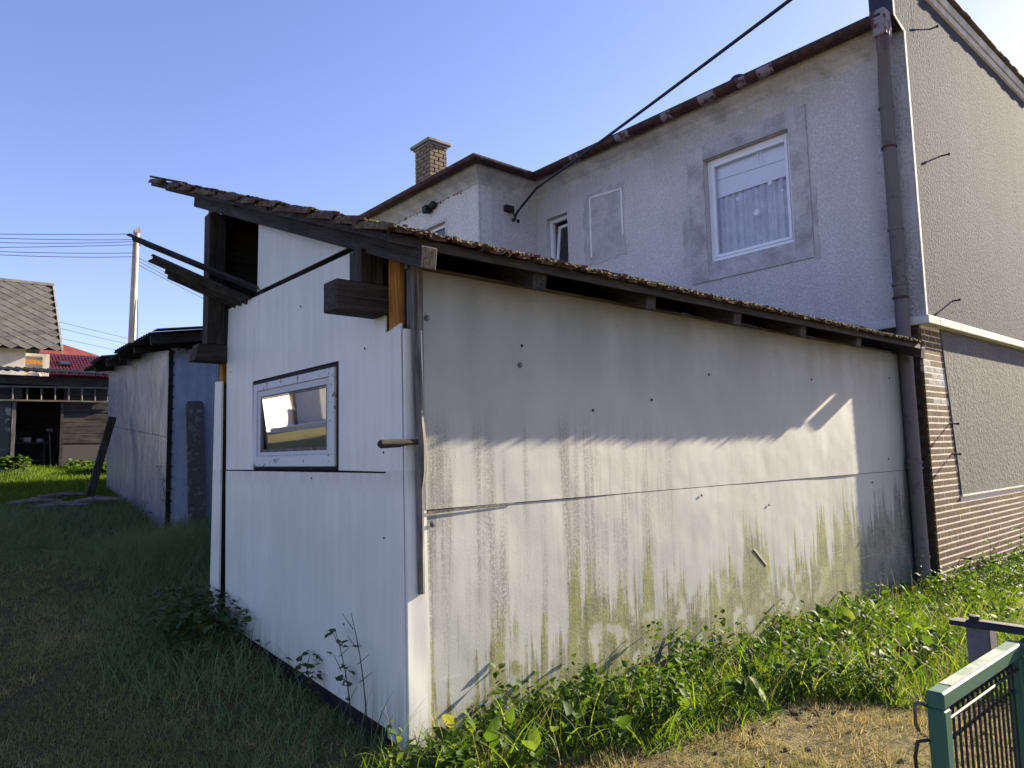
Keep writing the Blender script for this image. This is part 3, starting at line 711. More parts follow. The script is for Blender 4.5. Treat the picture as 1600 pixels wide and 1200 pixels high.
obj('blind_cord', MB().tube([(wx+.018, 5.55, gz1+.05), (wx+.015, 5.545, gz1-.2)], .006, 6), M_PVC, w1)
obj('blind_cord', MB().tube([(wx+.018, 5.50, gz1+.02), (wx+.015, 5.47, gz1-.24)], .006, 6), M_PVC, w1)
obj('back_screen', MB().box(XH+.36, XH+.37, W[0]-.3, W[1]+.3, W[2]-.3, W[3]+.2), M_CURT2, w1)
def flake(y, z, r):
    mb = MB()
    for k in range(3):
        a = k*math.pi/3; mb.beam((wx+.014-.0005*k, y-r*math.cos(a), z-r*math.sin(a)), (wx+.014-.0005*k, y+r*math.cos(a), z+r*math.sin(a)), r*.34, .004, (1, 0, 0))
        for sg_ in (-1, 1):
            cy, cz = y+sg_*r*.6*math.cos(a), z+sg_*r*.6*math.sin(a)
            for b in (a+.9, a-.9): mb.beam((wx+.0125-.0005*k, cy, cz), (wx+.0125-.0005*k, cy+sg_*r*.35*math.cos(b), cz+sg_*r*.35*math.sin(b)), r*.16, .003, (1, 0, 0))
    obj('snowflake', mb, M_FLAKE, w1)
flake(5.93, 5.53, .03); flake(5.37, 5.62, .038); flake(5.62, 5.22, .055); flake(5.18, 5.44, .02)
# smooth plaster surround, four mitred-looking bands
S = (4.69, 6.75, 4.28, 6.565)
for q in ((S[0], W[0], S[2], S[3]), (W[1], S[1], S[2], S[3])): obj('surround', MB().box(XH-.024, XH-.0005, *q), M_PLAST, house)
for q in ((W[0]+.0005, W[1]-.0005, S[2], W[2]), (W[0]+.0005, W[1]-.0005, W[3], S[3])): obj('surround', MB().box(XH-.0225, XH-.0005, *q), M_PLAST, house)
ed = MB()
def ragged(y0, y1, z0, z1, n, x, jit):
    pts = []
    for (a, b) in (((y0, z0), (y1, z0)), ((y1, z0), (y1, z1)), ((y1, z1), (y0, z1)), ((y0, z1), (y0, z0))):
        for i in range(n):
            t = i/n; pts.append((x, a[0]+(b[0]-a[0])*t+random.uniform(-jit, jit), a[1]+(b[1]-a[1])*t+random.uniform(-jit, jit)))
    return pts
obj('mortar_smear', MB().prism(ragged(6.74, 6.90, 4.6, 5.55, 7, XH-.006, .03), (.0055, 0, 0)), M_PATCH, house)
obj('mortar_smear', MB().prism(ragged(4.62, 4.70, 4.25, 5.3, 7, XH-.007, .02), (.0065, 0, 0)), M_PATCH, house)
# bricked-up window patch
obj('mortar_patch', MB().prism(ragged(8.15, 9.16, 5.12, 6.50, 9, XH-.007, .03), (.0065, 0, 0)), M_PATCH, house, label='smooth grey patch of a closed-up window')
obj('patch_strip', MB().beam((XH-.010, 8.98, 5.26), (XH-.010, 8.98, 6.40), .035, .012, (1, 0, 0)), M_STRIP, house)
obj('patch_strip', MB().beam((XH-.010, 8.2, 6.36), (XH-.010, 8.96, 6.41), .012, .03), M_STRIP, house)
obj('patch_strip', MB().beam((XH-.010, 8.2, 5.5), (XH-.010, 8.2, 6.34), .035, .012, (1, 0, 0)), M_STRIP, house)
# small tilted window
w2 = obj('window', ring(SW[0]+.004, SW[1]-.004, SW[2], SW[3]-.004, .07, XH+.10, XH+.17), M_PVC, house, label='small white upstairs window tilted open')
sm2 = mesh_of('sash', ring(-.21, .21, 0, 1.15, .065, -.03, .03), M_PVC, bevel=.004)
piece('sash', sm2, (XH+.13, 9.89, SW[2]+.05), w2, (0, R_(7), 0))
piece('pane', mesh_of('pane', MB().box(-.004, .004, -.144, .144, .066, 1.084), M_DGLASS), (XH+.13, 9.89, SW[2]+.05), w2, (0, R_(7), 0))
obj('back_screen', MB().box(XH+.34, XH+.349, SW[0], SW[1], SW[2], SW[3]), M_BLK, w2)
obj('surround', MB().box(XH-.012, XH-.0005, 9.55, 9.589, 5.0, 6.36).box(XH-.012, XH-.0005, 9.589, 10.2, 6.311, 6.36), M_BEAD, house)
# annex
obj('annex_side', MB().box(XA+.3005, XH-.002, YI, YI+.3, 2.6, 7.05), M_REND_F, house, label='shaded return wall of the annex')
AW = (11.60, 12.9, 5.3, 6.36)
wallx(XA, .3, (YI, YAE, 0, 7.05), [AW], M_REND_A, 'annex_wall', 'pale front wall of the annex')
obj('annex_corner', MB().box(XA-.007, XA+.035, YI-.007, YI+.035, 2.6, 6.84), M_BEAD, house)
obj('annex_end', MB().box(XA+.301, 11.8, YAE-.3, YAE, 0, 7.05), M_REND_A, house)
obj('sun_stop_wall', MB().box(13.0, 13.2, 3.62, 10.4, -.3, 8.40), M_REND_A, house)  # unseen wall added under the ridge to keep sun off the curtain's back
roofpoly([(13.0, 3.61, 8.45), (13.0, 10.20, 8.45), (16.5, 10.20, 7.2), (16.5, 3.61, 7.2)], M_ROOF)
obj('house_core', MB().box(XH+.6, 16.0, 4.0, 10.3, -.3, 6.9), M_BLK, house)
w3 = obj('window', ring(AW[0]+.003, AW[1]-.003, AW[2], AW[3]-.003, .07, XA+.09, XA+.16), M_PVC, house, label='annex window half hidden by the shed roof')
obj('pane', MB().box(XA+.12, XA+.126, AW[0]+.072, AW[1]-.072, AW[2]+.07, AW[3]-.072), M_DGLASS, w3)
obj('surround', MB().box(XA-.012, XA-.0005, 11.545, 11.599, 5.3, 6.42).box(XA-.012, XA-.0005, 11.599, 12.9, 6.361, 6.42), M_BEAD, house)
lam = obj('eaves_lamp', MB().prism([(8.16, 11.86, 6.74), (8.16, 11.92, 6.86), (8.16, 12.03, 6.82), (8.16, 12.0, 6.70)], (.12, 0, .02)), M_BLACKM, house, bevel=.01)
obj('lamp_head', MB().prism([(8.10, 12.03, 6.66), (8.10, 12.06, 6.80), (8.10, 12.20, 6.80), (8.10, 12.17, 6.63)], (.17, 0, .03)), M_BLACKM, lam, bevel=.01)
crust = MB()
for i in range(60): blob(crust, (XA-.008, 11.0+3.0*random.random()**1.0, 6.80+random.uniform(-.03, .02)), random.uniform(.012, .03), .7)
obj('wall_crust', crust, M_MOSS, house, kind='stuff')
# chimney
cx, cy, cw, cl = 9.30, 13.63, .50, .64
chim = obj('chimney', MB().box(cx+.012, cx+cw-.012, cy+.012, cy+cl-.012, 7.4, 9.06), M_MORTD, house)
bh, bl = .100, .26
bmesh_c = [mesh_of('brick', MB().box(-l/2, l/2, -.03, .03, 0, bh-.016), M_BRICKC, bevel=.004) for l in (.245, .235, .12)]
z = 7.65; row = 0
while z < 9.0:
    for face in (0, 1):
        L = cl if face == 0 else cw; u = (0 if row % 2 == 0 else -.13)
        while u < L-.03:
            a, b = max(0, u), min(L, u+.25); mid = (a+b)/2; ln = b-a
            if ln > .05:
                me = bmesh_c[0]; s = (ln-.014)/.245
                if face == 0: piece('brick', me, (cx+.03-random.uniform(0, .006), cy+mid, z), chim, (0, 0, math.pi/2), (s, 1, 1))
                else: piece('brick', me, (cx+mid, cy+.03-random.uniform(0, .006), z), chim, (0, 0, 0), (s, 1, 1))
            u += .264
    z += bh; row += 1
obj('chimney_cap', MB().box(cx-.09, cx+cw+.09, cy-.09, cy+cl+.09, 9.07, 9.15), M_CONC, chim, bevel=.012)
obj('chimney_neck', MB().box(cx-.03, cx+cw+.03, cy-.03, cy+cl+.03, 9.02, 9.068), M_CONC, chim)
# brown brick plinth and corner strip (plane y=YB)
pl = obj('brick_plinth', MB().box(XH+.030, XH+.055, YB+.0012, YB+.30, -.15, 3.109).box(XH+.056, 16.2, YB+.0012, YB+.3, -.15, .885), M_MORT, house, label='brown brick plinth with white joints')
obj('brick_plinth_back', MB().prism([(XH+.056, YB+.0012, .886), (XH+.056, YB+.0012, 3.109), (10.46, YB+.0012, 3.109), (10.745, YB+.0012, .886)], (0, .25, 0)), M_MORT, house)
obj('lower_panel', MB().prism([(10.775, YB-.012, .905), (10.47, YB-.012, 3.108), (16.2, YB-.012, 3.108), (16.2, YB-.012, .905)], (0, .2, 0)), M_REND_L, house, label='rough grey panel above the brick plinth')
obj('panel_bead', MB().beam((10.76, YB-.01, .893), (16.2, YB-.01, .893), .03, .022), M_BEAD, house)
obj('foundation', MB().box(XH+.03, 16.2, YB+.05, YB+.4, -1.0, -.151), M_CONC, house)
CH = .0806; nb_ = 0
bm_b = [mesh_of('brick', MB().box(-.12, .12, -.02, .02, 0, CH-.017), M_BRICK, bevel=.004) for _ in range(1)][0]
bm_p = mesh_of('brick', MB().box(-.12, .12, -.02, .02, 0, CH-.017), M_BRICKP, bevel=.004)
bm_d = mesh_of('brick', MB().box(-.12, .12, -.02, .02, 0, CH-.017), M_BRICKD, bevel=.004)
far_b = MB()
for r_ in range(40):
    z = -.15 + r_*CH
    xr = 16.0 if z < .80 else 10.745 - (10.745-10.46)*(z-.886)/2.22
    if z > 3.06: break
    u = XH + (0 if r_ % 2 == 0 else -.125)
    while u < xr-.02:
        a, b = max(XH, u), min(xr, u+.25); ln = b-a-.012; mid = (a+b)/2
        if ln > .03:
            if mid < 13.35 and nb_ < 262:
                me = bm_p if (z > 2.45 and random.random() < .9) or (z > 2.1 and random.random() < .4) else bm_b
                piece('brick', me, (mid, YB+.02-random.uniform(0, .0015), z), pl, (0, 0, random.uniform(-.004, .004)), (ln/.24, 1, 1)); nb_ += 1
            else: far_b.box(mid-ln/2, mid+ln/2, YB, YB+.04, z, z+CH-.013)
        u += .25
obj('bricks', far_b, M_BRICK, pl, kind='stuff')
# return face beside the downpipe; brick and mortar darkened to paint in its shade
ret = obj('brick_return', MB().box(XH+.0145, XH+.029, YB+.024, 4.3, -.15, 3.108), M_MORTD, house)
k = 0
for r_ in range(40):
    z = -.15+r_*CH
    if z > 3.06: break
    u = YB+.045 + (.13 if r_ % 2 == 0 else 0)
    for q in range(1):
        if k < 60: piece('brick', bm_d, (XH+.021, u+.125, z), ret, (0, 0, math.pi/2), (1.0, 1, 1)); k += 1
# iron pegs in the wall
for (x, y, z, dr) in ((10.82, YU, 7.44, 0), (10.83, YU, 5.58, .01), (10.80, YU, 3.52, -.02), (10.535, YB, 1.85, .02), (10.54, YB, 1.453, .0), (10.56, YB, .10, .03)):
    obj('wall_peg', MB().tube([(x, y+.03, z), (x+dr, y-.09, z-.004), (x+dr*1.4, y-.10, z-.01)], [.011, .011, .010], 7).lathe((x+dr*1.4, y-.098, z-.02), [(.016, 0), (.016, .03)], 7), M_IRON, house, True)
# cable bracket on the annex return wall
br = obj('cable_bracket', MB().box(8.90, 9.10, YI-.10, YI-.0005, 6.38, 6.50).tube([(9.0, YI-.05, 6.42), (9.03, YI-.17, 6.30), (9.04, YI-.2, 6.18)], .018, 7), M_IRON, house)
for dx in (-.06, .06): obj('insulator', MB().lathe((9.04+dx, YI-.2, 6.13), [(.02, 0), (.035, .02), (.035, .05), (.02, .07)], 8), M_BLACKM, br, True)
def sag(a, b, s, n=9):
    a = Vector(a); b = Vector(b); return [a.lerp(b, i/n) + Vector((0, 0, -s*4*(i/n)*(1-i/n))) for i in range(n+1)]
CB0 = (9.08, 9.70, 6.66); CB1 = (7.33, 0.0, 7.40)
cab = obj('overhead_cable', MB().tube([(9.02, YI-.19, 6.22), (9.045, 10.22, 6.34), CB0] + sag(CB0, CB1, .05)[1:], .024, 8), M_CABLE, None, True)
tag(cab, 'thick black cable running from the iron wall bracket up over the house gutter', 'cable')

# ================================================================== METAL-CLAD SHED
ms = thing('metal_shed', (4.2, 13.0, .7), 'lean-to clad in dented galvanised metal sheets behind the white shed', 'shed')
mx, my = 2.93, 11.0
def dent_sheet(name, P, U, V, nu, nv, amp, seed, mat, lab=None):
    P, U, V = Vector(P), Vector(U), Vector(V); nrm = U.cross(V).normalized(); r = random.Random(seed); ph = [r.uniform(0, 6.28) for _ in range(6)]
    vs = []
    for t in (0, 1):
        for j in range(nv+1):
            for i in range(nu+1):
                u, v = i/nu, j/nv
                d = amp*(math.sin(u*5.1+ph[0]+2*math.sin(v*3+ph[1])) * math.sin(v*4.3+ph[2]) + .5*math.sin(u*11+ph[3]+v*4)*math.sin(v*9+ph[4]))*min(1, 6*u*(1-u)+.05)
                vs.append(P+U*u+V*v+nrm*(d+t*.004))
    N = (nu+1)*(nv+1); fs = []
    for j in range(nv):
        for i in range(nu):
            a = j*(nu+1)+i; q = (a, a+1, a+nu+2, a+nu+1); fs += [q, tuple(N+k for k in reversed(q))]
    return obj(name, MB().add(vs, fs), mat, ms, True, lab)
dent_sheet('metal_sheet', (mx, my+.01, .45), (0, 4.0, .35), (0, 0, 1.45), 24, 16, .010, 4, M_GALV, 'lower dented sheet of the left face')
dent_sheet('metal_sheet', (mx-.012, my+.01, 1.86), (0, 4.0, .36), (0, 0, 1.34), 24, 16, .011, 9, M_GALV, 'upper dented sheet of the left face')
dent_sheet('metal_sheet', (4.1, my, .4), (-1.17, 0, 0), (0, 0, 2.86), 10, 12, .004, 2, M_GALVR, 'flat bluish sheet of the right face')
dent_sheet('metal_sheet', (7.5, my, .4), (-3.39, 0, 0), (0, 0, 2.86), 10, 12, .004, 5, M_GALVR)
obj('corner_post', MB().box(mx-.03, mx+.03, my-.025, my-.006, .4, 3.2), M_SEAL, ms)
nm = mesh_of('nail', MB().lathe((0, 0, 0), [(.014, 0), (.010, -.008), (.003, -.009)], 6, 1), M_STEEL)
for i in range(16): piece('nail', nm, (mx+.045, my-.006, .7+i*.165), ms)
for i in range(9): piece('nail', nm, (mx+.1+i*.12, my-.006, 3.22), ms)
nx_ = mesh_of('nail', MB().lathe((0, 0, 0), [(.014, 0), (.010, -.008), (.003, -.009)], 6, 0), M_STEEL)
for i in range(22): piece('nail', nx_, (mx-.026, my+.12+i*.17, 1.95+i*.015), ms)
obj('wall_gap', MB().box(mx+.008, mx+.03, 13.9, 14.25, 1.95, 2.75), M_BLK, ms)
obj('back_wall', MB().box(mx+.1, 7.5, my+.06, 15.2, .4, 3.15), M_BLK, ms)
obj('rail', MB().box(mx-.02, 4.3, my-.05, my-.008, 3.24, 3.30), WD[0], ms)
def mroof(x, up=0): return 3.30 + .16*(x-2.5) + up
for i in range(5):
    y = my-.15+i*.95; obj('rafter', MB().beam((2.62, y, mroof(2.62)-.04), (6.5, y, mroof(6.5)-.04), .08, .09), WD[0], ms)
for i in range(5):
    ys_ = my-.30+i*.92
    o = corr('roof_sheet', (7.0, ys_+.46, mroof(7.0, .05)), (2.56-.06*(i % 2), ys_+.46, mroof(2.56, .05)-.03*(i % 3)), (0, 1, 0), .96, 7, .026, M_ASB, ms)
obj('roof_cap', MB().beam((2.62, my-.33, mroof(2.62)+.10), (6.5, my-.33, mroof(6.5)+.09), .25, .01), M_GALV, ms, label='pale metal strip along the roof verge')
obj('verge_board', MB().beam((2.58, my-.30, mroof(2.58)-.03), (6.5, my-.30, mroof(6.5)-.02), .03, .13), WD[0], ms)

o = obj('leaning_plank', MB().prism([(3.15, my-.22, .5), (3.40, my-.22, .5), (3.375, my-.05, 2.43), (3.34, my-.05, 2.47), (3.15, my-.05, 2.46), (3.135, my-.05, 2.40)], (0, -.035, 0)), M_PLANK, None, bevel=.005)
tag(o, 'wide weathered plank with flaking paint leaning against the bluish metal wall', 'plank')
o = obj('timber_prop', MB().beam((2.40, 13.5, 1.05), (2.70, 13.5, 2.36), .06, .12, (1, 0, 0)), WD[2], None, bevel=.01)
tag(o, 'thick dark timber propped at a slant against the dented metal wall', 'timber')
for i in range(7):
    x = 1.9+random.uniform(-.5, .6); y = 13.2+random.uniform(-.5, .5); g = float(gz(x, y))
    a = random.uniform(-.5, .5)
    o = obj('branch', MB().tube([(x-.35*math.cos(a), y-.35*math.sin(a), g+.05+.05*(i % 3)), (x, y, g+.09+.05*(i % 3)), (x+.4*math.cos(a), y+.4*math.sin(a), g+.05+.06*(i % 3))], [.03, .045, .025], 7), GW[0], None, True)
    tag(o, ['broken grey branch lying lowest in the heap at the foot of the slanted timber prop', 'grey branch nearest the lawn in the heap by the slanted timber prop', 'upper grey branch lying across the heap by the slanted timber prop', 'grey branch at the left end of the heap by the slanted prop', 'grey branch at the right end of the heap by the slanted prop', 'grey branch in the middle of the heap by the slanted prop', 'grey branch farthest back in the heap by the slanted prop'][i], 'branch', 'branches heaped under the prop')

# ================================================================== BARN AT THE FAR LEFT
BY = 18.0
barn = thing('barn', (2.5, 19.0, 1.35), 'dark open-fronted timber barn with a corrugated roof edge at the far left', 'barn')
def boards(x0, x1, z0, z1, n, name='wall_board', vert=False, mat=None, yb=BY):
    for i in range(n):
        if vert:
            w = (x1-x0)/n; obj(name, MB().box(x0+i*w+.004, x0+(i+1)*w-.004, yb-random.uniform(0, .012), yb+.03, z0, z1), mat or BW, barn)
        else:
            h = (z1-z0)/n; obj(name, MB().box(x0, x1, yb-random.uniform(0, .012), yb+.03, z0+i*h+.004, z0+(i+1)*h-.004), mat or BW, barn)
M_BARNP = mat_peel('whitewashed_board', (.075, .07, .065), (.30, .29, .28), .60, 3)
boards(.2, 1.72, 1.3, 2.95, 6, vert=True, mat=M_BARNP)
boards(2.66, 4.6, 2.02, 2.93, 4)
boards(2.66, 4.6, 1.25, 2.0, 2, mat=M_BARNP)
boards(.2, 4.6, 3.27, 3.44, 1)
boards(2.66, 4.6, 2.96, 3.25, 1, yb=BY+.04)
boards(.2, 1.9, 2.96, 3.25, 1, yb=BY+.04)
obj('door_post', MB().box(1.73, 1.80, BY-.06, BY+.03, 1.3, 2.93), GW[2], barn, label='pale post at the left of the barn opening')
obj('door_post', MB().box(2.60, 2.655, BY-.03, BY+.05, 1.3, 2.93), BW, barn)
obj('back_wall', MB().box(.2, 4.6, 20.2, 20.3, 1.0, 3.6), BW, barn)
obj('side_wall', MB().box(.15, .199, BY, 20.2, 1.0, 3.6), BW, barn)
obj('side_wall', MB().box(4.601, 4.65, BY, 20.2, 1.0, 3.6), BW, barn)
obj('sun_stop_ceiling', MB().box(.2, 4.6, BY+.04, 20.19, 3.441, 3.47), BW, barn)  # added to stop sun coming in through the gap under the roof
obj('floor', MB().box(.2, 4.6, BY+.05, 20.19, 1.1, 1.42), M_STONE, barn)
for i in range(6):
    corr('roof_sheet', (.35+i*.82, 20.6, 3.92), (.35+i*.82, BY-.28, 3.53+.006*(i % 2)), (1, 0, 0), .86, 5, .022, M_ASB, barn)
lad = thing('ladder', (2.6, BY-.08, 3.0), 'long grey wooden ladder hung level across the front of the dark barn', 'ladder')
obj('rail', MB().beam((.6, BY-.10, 3.19), (3.9, BY-.10, 3.255), .05, .035), GW[0], lad); obj('rail', MB().beam((.6, BY-.10, 2.91), (3.9, BY-.10, 2.95), .05, .035), GW[0], lad)
rm = mesh_of('rung', MB().tube([(0, 0, -.15), (0, 0, .15)], .016, 7), GW[2], True)
for i in range(13):
    x = .72+i*.25; piece('rung', rm, (x, BY-.10, 3.055+.018*(x-.6)), lad)
tb = thing('workbench', (2.15, 19.0, 1.42), 'dark workbench standing in the barn opening', 'table')
obj('tabletop', MB().box(1.75, 2.5, 18.8, 19.3, 2.04, 2.08), BW, tb)
for x in (1.8, 2.43):
    for y in (18.85, 19.25): obj('leg', MB().box(x-.025, x+.025, y-.025, y+.025, 1.42, 2.039), BW, tb)
obj('shelf', MB().box(1.76, 2.36, 18.82, 19.28, 1.66, 1.69), GW[0], tb)
M_POT = plain('enamel_white', (.6, .58, .55), .4, .08, 5, .05, .002, 0, .5)
o = obj('cooking_pot', MB().lathe((2.12, 18.95, 2.081), [(.07, 0), (.085, .03), (.085, .10), (.09, .105)], 14).tube([(2.02, 18.95, 2.16), (1.99, 18.95, 2.165)], .012, 6), M_POT, None, True); tag(o, 'wide white enamel pot on the workbench in the barn', 'pot')
o = obj('mug', MB().lathe((2.35, 18.95, 2.081), [(.05, 0), (.055, .02), (.055, .07), (.058, .075)], 12).tube([(2.41, 18.95, 2.14), (2.43, 18.95, 2.12), (2.41, 18.95, 2.095)], .008, 6), M_POT, None, True); tag(o, 'small white mug at the right end of the barn workbench', 'mug')
o = obj('milk_can', MB().lathe((1.86, 18.95, 2.081), [(.08, 0), (.09, .02), (.09, .14), (.05, .19), (.05, .22), (.06, .23)], 14), M_STEEL, None, True); tag(o, 'dark metal can at the left end of the barn workbench', 'can')
o = obj('barrel', MB().lathe((2.05, 19.3, 1.421), [(.16, 0), (.19, .1), (.19, .2), (.16, .235)], 16), M_BLACKM, None, True); tag(o, 'low black tub on the floor under the barn workbench', 'tub')
o = obj('leaning_tool', MB().tube([(2.52, 18.4, 1.42), (2.50, 18.7, 2.35)], .015, 7).box(2.44, 2.56, 18.69, 18.72, 2.30, 2.38), GW[2], None, True); tag(o, 'long-handled garden tool leaning inside the barn opening', 'tool')
kb = obj('bed_edging', MB().box(.6, 2.0, 17.35, 17.43, 1.3, 1.50), GW[0], None); tag(kb, 'low grey board edging the flower bed before the barn', 'edging board')

# slate-roofed house behind the barn
sh = thing('slate_house', (2.0, 31.0, 2.0), 'cream house with a grey diamond-slate roof above the barn', 'house')
obj('wall', MB().box(-3.0, 3.04, 28.4, 34.0, 1.5, 5.5), M_CREAM, sh)
obj('gable_post', MB().box(3.60, 3.72, 28.4, 28.55, 3.5, 5.3), M_CREAM, sh)
for i in range(6): obj('gable_board', MB().box(3.05, 3.6, 28.9+.02*i, 28.95+.02*i, 4.45+i*.14, 4.575+i*.14), OW if i % 3 == 1 else GW[0], sh)
obj('gable_hatch', MB().lathe((3.32, 28.75, 4.35), [(.27, 0), (.28, .1), (.22, .30), (.1, .36)], 14), M_CREAM, sh, True)
obj('gable_wall', MB().box(3.041, 3.72, 29.2, 34.0, 1.5, 5.4), M_CREAM, sh)
rf = obj('roof', MB().prism([(-3.2, 28.0, 5.33), (3.99, 28.0, 5.38), (4.05, 31.0, 8.20), (-3.2, 31.0, 8.10)], (0, 0, .05)), M_BLK, sh)
obj('roof_back', MB().prism([(-3.2, 31.0, 8.10), (4.05, 31.0, 8.20), (4.05, 34.5, 5.2), (-3.2, 34.5, 5.2)], (0, 0, .05)), M_ASB, sh)
obj('barge_board', MB().prism([(3.99, 27.96, 5.28), (4.06, 31.0, 8.16), (4.06, 31.0, 8.30), (3.99, 27.96, 5.42)], (.06, 0, 0)), M_CONC, sh)
obj('ridge_cap', MB().prism([(-3.2, 30.88, 8.10), (4.09, 30.88, 8.20), (4.09, 31.12, 8.20), (-3.2, 31.12, 8.10)], (0, 0, .10)), M_CONC, sh)
rp = math.atan2(2.80, 3.0); rl = math.hypot(2.80, 3.0)
dm = mesh_of('slate', MB().prism([(-.207, -.10, 0), (0, -.305, .012), (.207, -.10, .004), (.0, .12, 0)], (0, 0, .018)), M_SLATE)
ns = 0
r_ = 0; s = .12
while s < rl-.05:
    x = 3.83-(.21 if r_ % 2 else 0)
    while x > 1.3 and ns < 295:
        piece('slate', dm, (x, 28.0+s*math.cos(rp), 5.372+(x-.4)*.010+s*math.sin(rp)+.055), rf, (rp-.02, 0, R_(0)+random.uniform(-.02, .02))); ns += 1
        x -= .42
    s += .205; r_ += 1
# red-roofed house further back
rh = thing('red_roof_house', (6.0, 38.0, 3.0), 'house with a dark red metal-tile roof and a skylight behind the barn', 'house')
obj('wall', MB().box(3.0, 12.0, 37.0, 42.0, 2.0, 5.7), M_CREAM, rh)
red = MB(); NX, NR = 60, 9
vs = []; x0_, x1_ = 4.55, 12.5
ang = math.atan2(1.25, 2.6)
for r_ in range(NR):
    for e in (0, 1):
        for i in range(NX*4+1):
            u = i/(NX*4); x = x0_+(x1_-x0_)*u; t = (r_+e)/NR
            y = 35.9+2.6*t; z = 5.38+1.25*t + .035*math.sin(i*math.pi/2) + (.05 if e == 0 else .0)
            vs.append((x, y, z))
K = NX*4+1; fs = []
for r_ in range(NR):
    for i in range(K-1):
        a = (2*r_)*K+i; fs.append((a, a+1, a+K+1, a+K))
        if r_ < NR-1: b = (2*r_+1)*K+i; fs.append((b, b+1, b+K+1, b+K))
red.add(vs, fs)
rr = obj('roof', MB().prism([(4.5, 36.0, 5.30), (12.5, 36.0, 5.30), (12.5, 38.6, 6.58), (4.5, 38.6, 6.58)], (0, 0, -.1)), M_RED, rh)
obj('roof_tiles', red, M_RED, rr, kind='stuff')
obj('roof_back', MB().prism([(4.5, 38.6, 6.58), (12.5, 38.6, 6.58), (12.5, 42.5, 5.2), (4.5, 42.5, 5.2)], (0, 0, .08)), M_RED, rh)
sk = obj('skylight', MB().beam((5.45, 36.95, 5.98), (5.45, 37.35, 6.17), .42, .06), M_BLACKM, rh); obj('pane', MB().beam((5.45, 36.99, 6.035), (5.45, 37.31, 6.187), .34, .01), M_DGLASS, sk)
rh2 = thing('orange_roof_house', (7.0, 50.0, 3.0), 'distant house whose pale red roof peak shows past the slates', 'house')
obj('wall', MB().box(5.2, 12, 49, 56, 2, 7.2), M_CREAM, rh2)
obj('roof', MB().prism([(4.6, 48.0, 6.8), (6.05, 48.0, 8.75), (8.6, 48.0, 8.0), (12.5, 48.0, 6.8)], (0, 9, 0)), M_ORRED, rh2)

# pole and wires
pole = thing('utility_pole', (5.70, 26.0, 1.7), 'weathered wooden utility pole with a slanted top standing behind the metal shed roof', 'pole')
obj('shaft', MB().tube([(5.68, 26, 1.5), (5.70, 26, 5.6), (5.74, 26, 8.9), (5.76, 26, 9.30)], [.14, .115, .095, .09], 12), M_POLE, pole, True)
obj('pole_cap', MB().prism([(5.67, 25.91, 9.30), (5.85, 25.91, 9.30), (5.85, 25.91, 9.52), (5.67, 25.91, 9.40)], (0, .18, 0)), M_POLE, pole)
obj('bolt_plate', MB().box(5.83, 5.90, 25.95, 26.05, 8.9, 9.2), M_POLE, pole)
obj('earth_wire', MB().tube([(5.80, 25.9, 7.0), (5.84, 25.88, 6.3), (5.83, 25.88, 5.2)], .012, 5), M_WIRE, pole)
nm_ = ['topmost', 'second', 'third', 'fourth', 'fifth', 'lowest']
for i, (zp, zl) in enumerate(((9.237, 8.384), (9.04, 8.289), (8.974, 8.155), (8.864, 7.964), (8.58, 7.887), (8.45, 7.811))):
    o = obj('power_line', MB().tube(sag((5.70, 25.9, zp), (1.09, 25.9, zl), .02+.02*(i % 3)) + [(-.5, 25.9, zl-(zp-zl)*.33)], .010, 5), M_WIRE)
    tag(o, '%s of the six black wires running from the wooden pole to the left edge' % nm_[i], 'wire', 'wires on the utility pole')
for i, (za, zb) in enumerate(((8.48, 7.4), (8.36, 7.3), (8.24, 7.15))):
    o = obj('power_line', MB().tube(sag((5.78, 26.0, za), (16.0, 34.0, zb), .15), .010, 5), M_WIRE)
    tag(o, '%s of three wires running from the pole behind the white shed' % ['upper', 'middle', 'lower'][i], 'wire', 'wires behind the pole')
for i, (a, b) in enumerate((((3.0, 60, 12.9), (40, 74, 10.0)), ((3.0, 60, 12.4), (40, 74, 9.6)), ((3.0, 60, 11.6), (40, 74, 9.2)), ((3.0, 60, 9.9), (40, 74, 5.0)))):
    o = obj('power_line', MB().tube(sag(a, b, .5), .016, 5), M_WIRE)
    tag(o, '%s of four faint far wires crossing low behind the pole' % ['topmost', 'second', 'third', 'lowest'][i], 'wire', 'far wires behind the pole')

# white outbuilding across the yard (seen in the reflection of the shed window)
ob = thing('white_outbuilding', (-7.0, 26.0, 1.7), 'white outbuilding across the yard mirrored in the shed window', 'building')
obj('wall', MB().box(-14.0, -4.6, 21.0, 30.0, 1.0, 5.4), M_WHITEW, ob)
obj('roof', MB().box(-14.3, -4.3, 20.7, 30.3, 5.401, 5.6), M_ASB, ob)
obj('downpipe', MB().tube([(-4.66, 20.93, 1.2), (-4.66, 20.93, 5.38)], .06, 10), M_GUTT, ob, True)
o = obj('concrete_slab', MB().box(-6.2, -3.6, 18.6, 20.4, 1.0, 1.60), M_WHITEW); tag(o, 'flat pale slab on the grass mirrored in the shed window', 'slab')

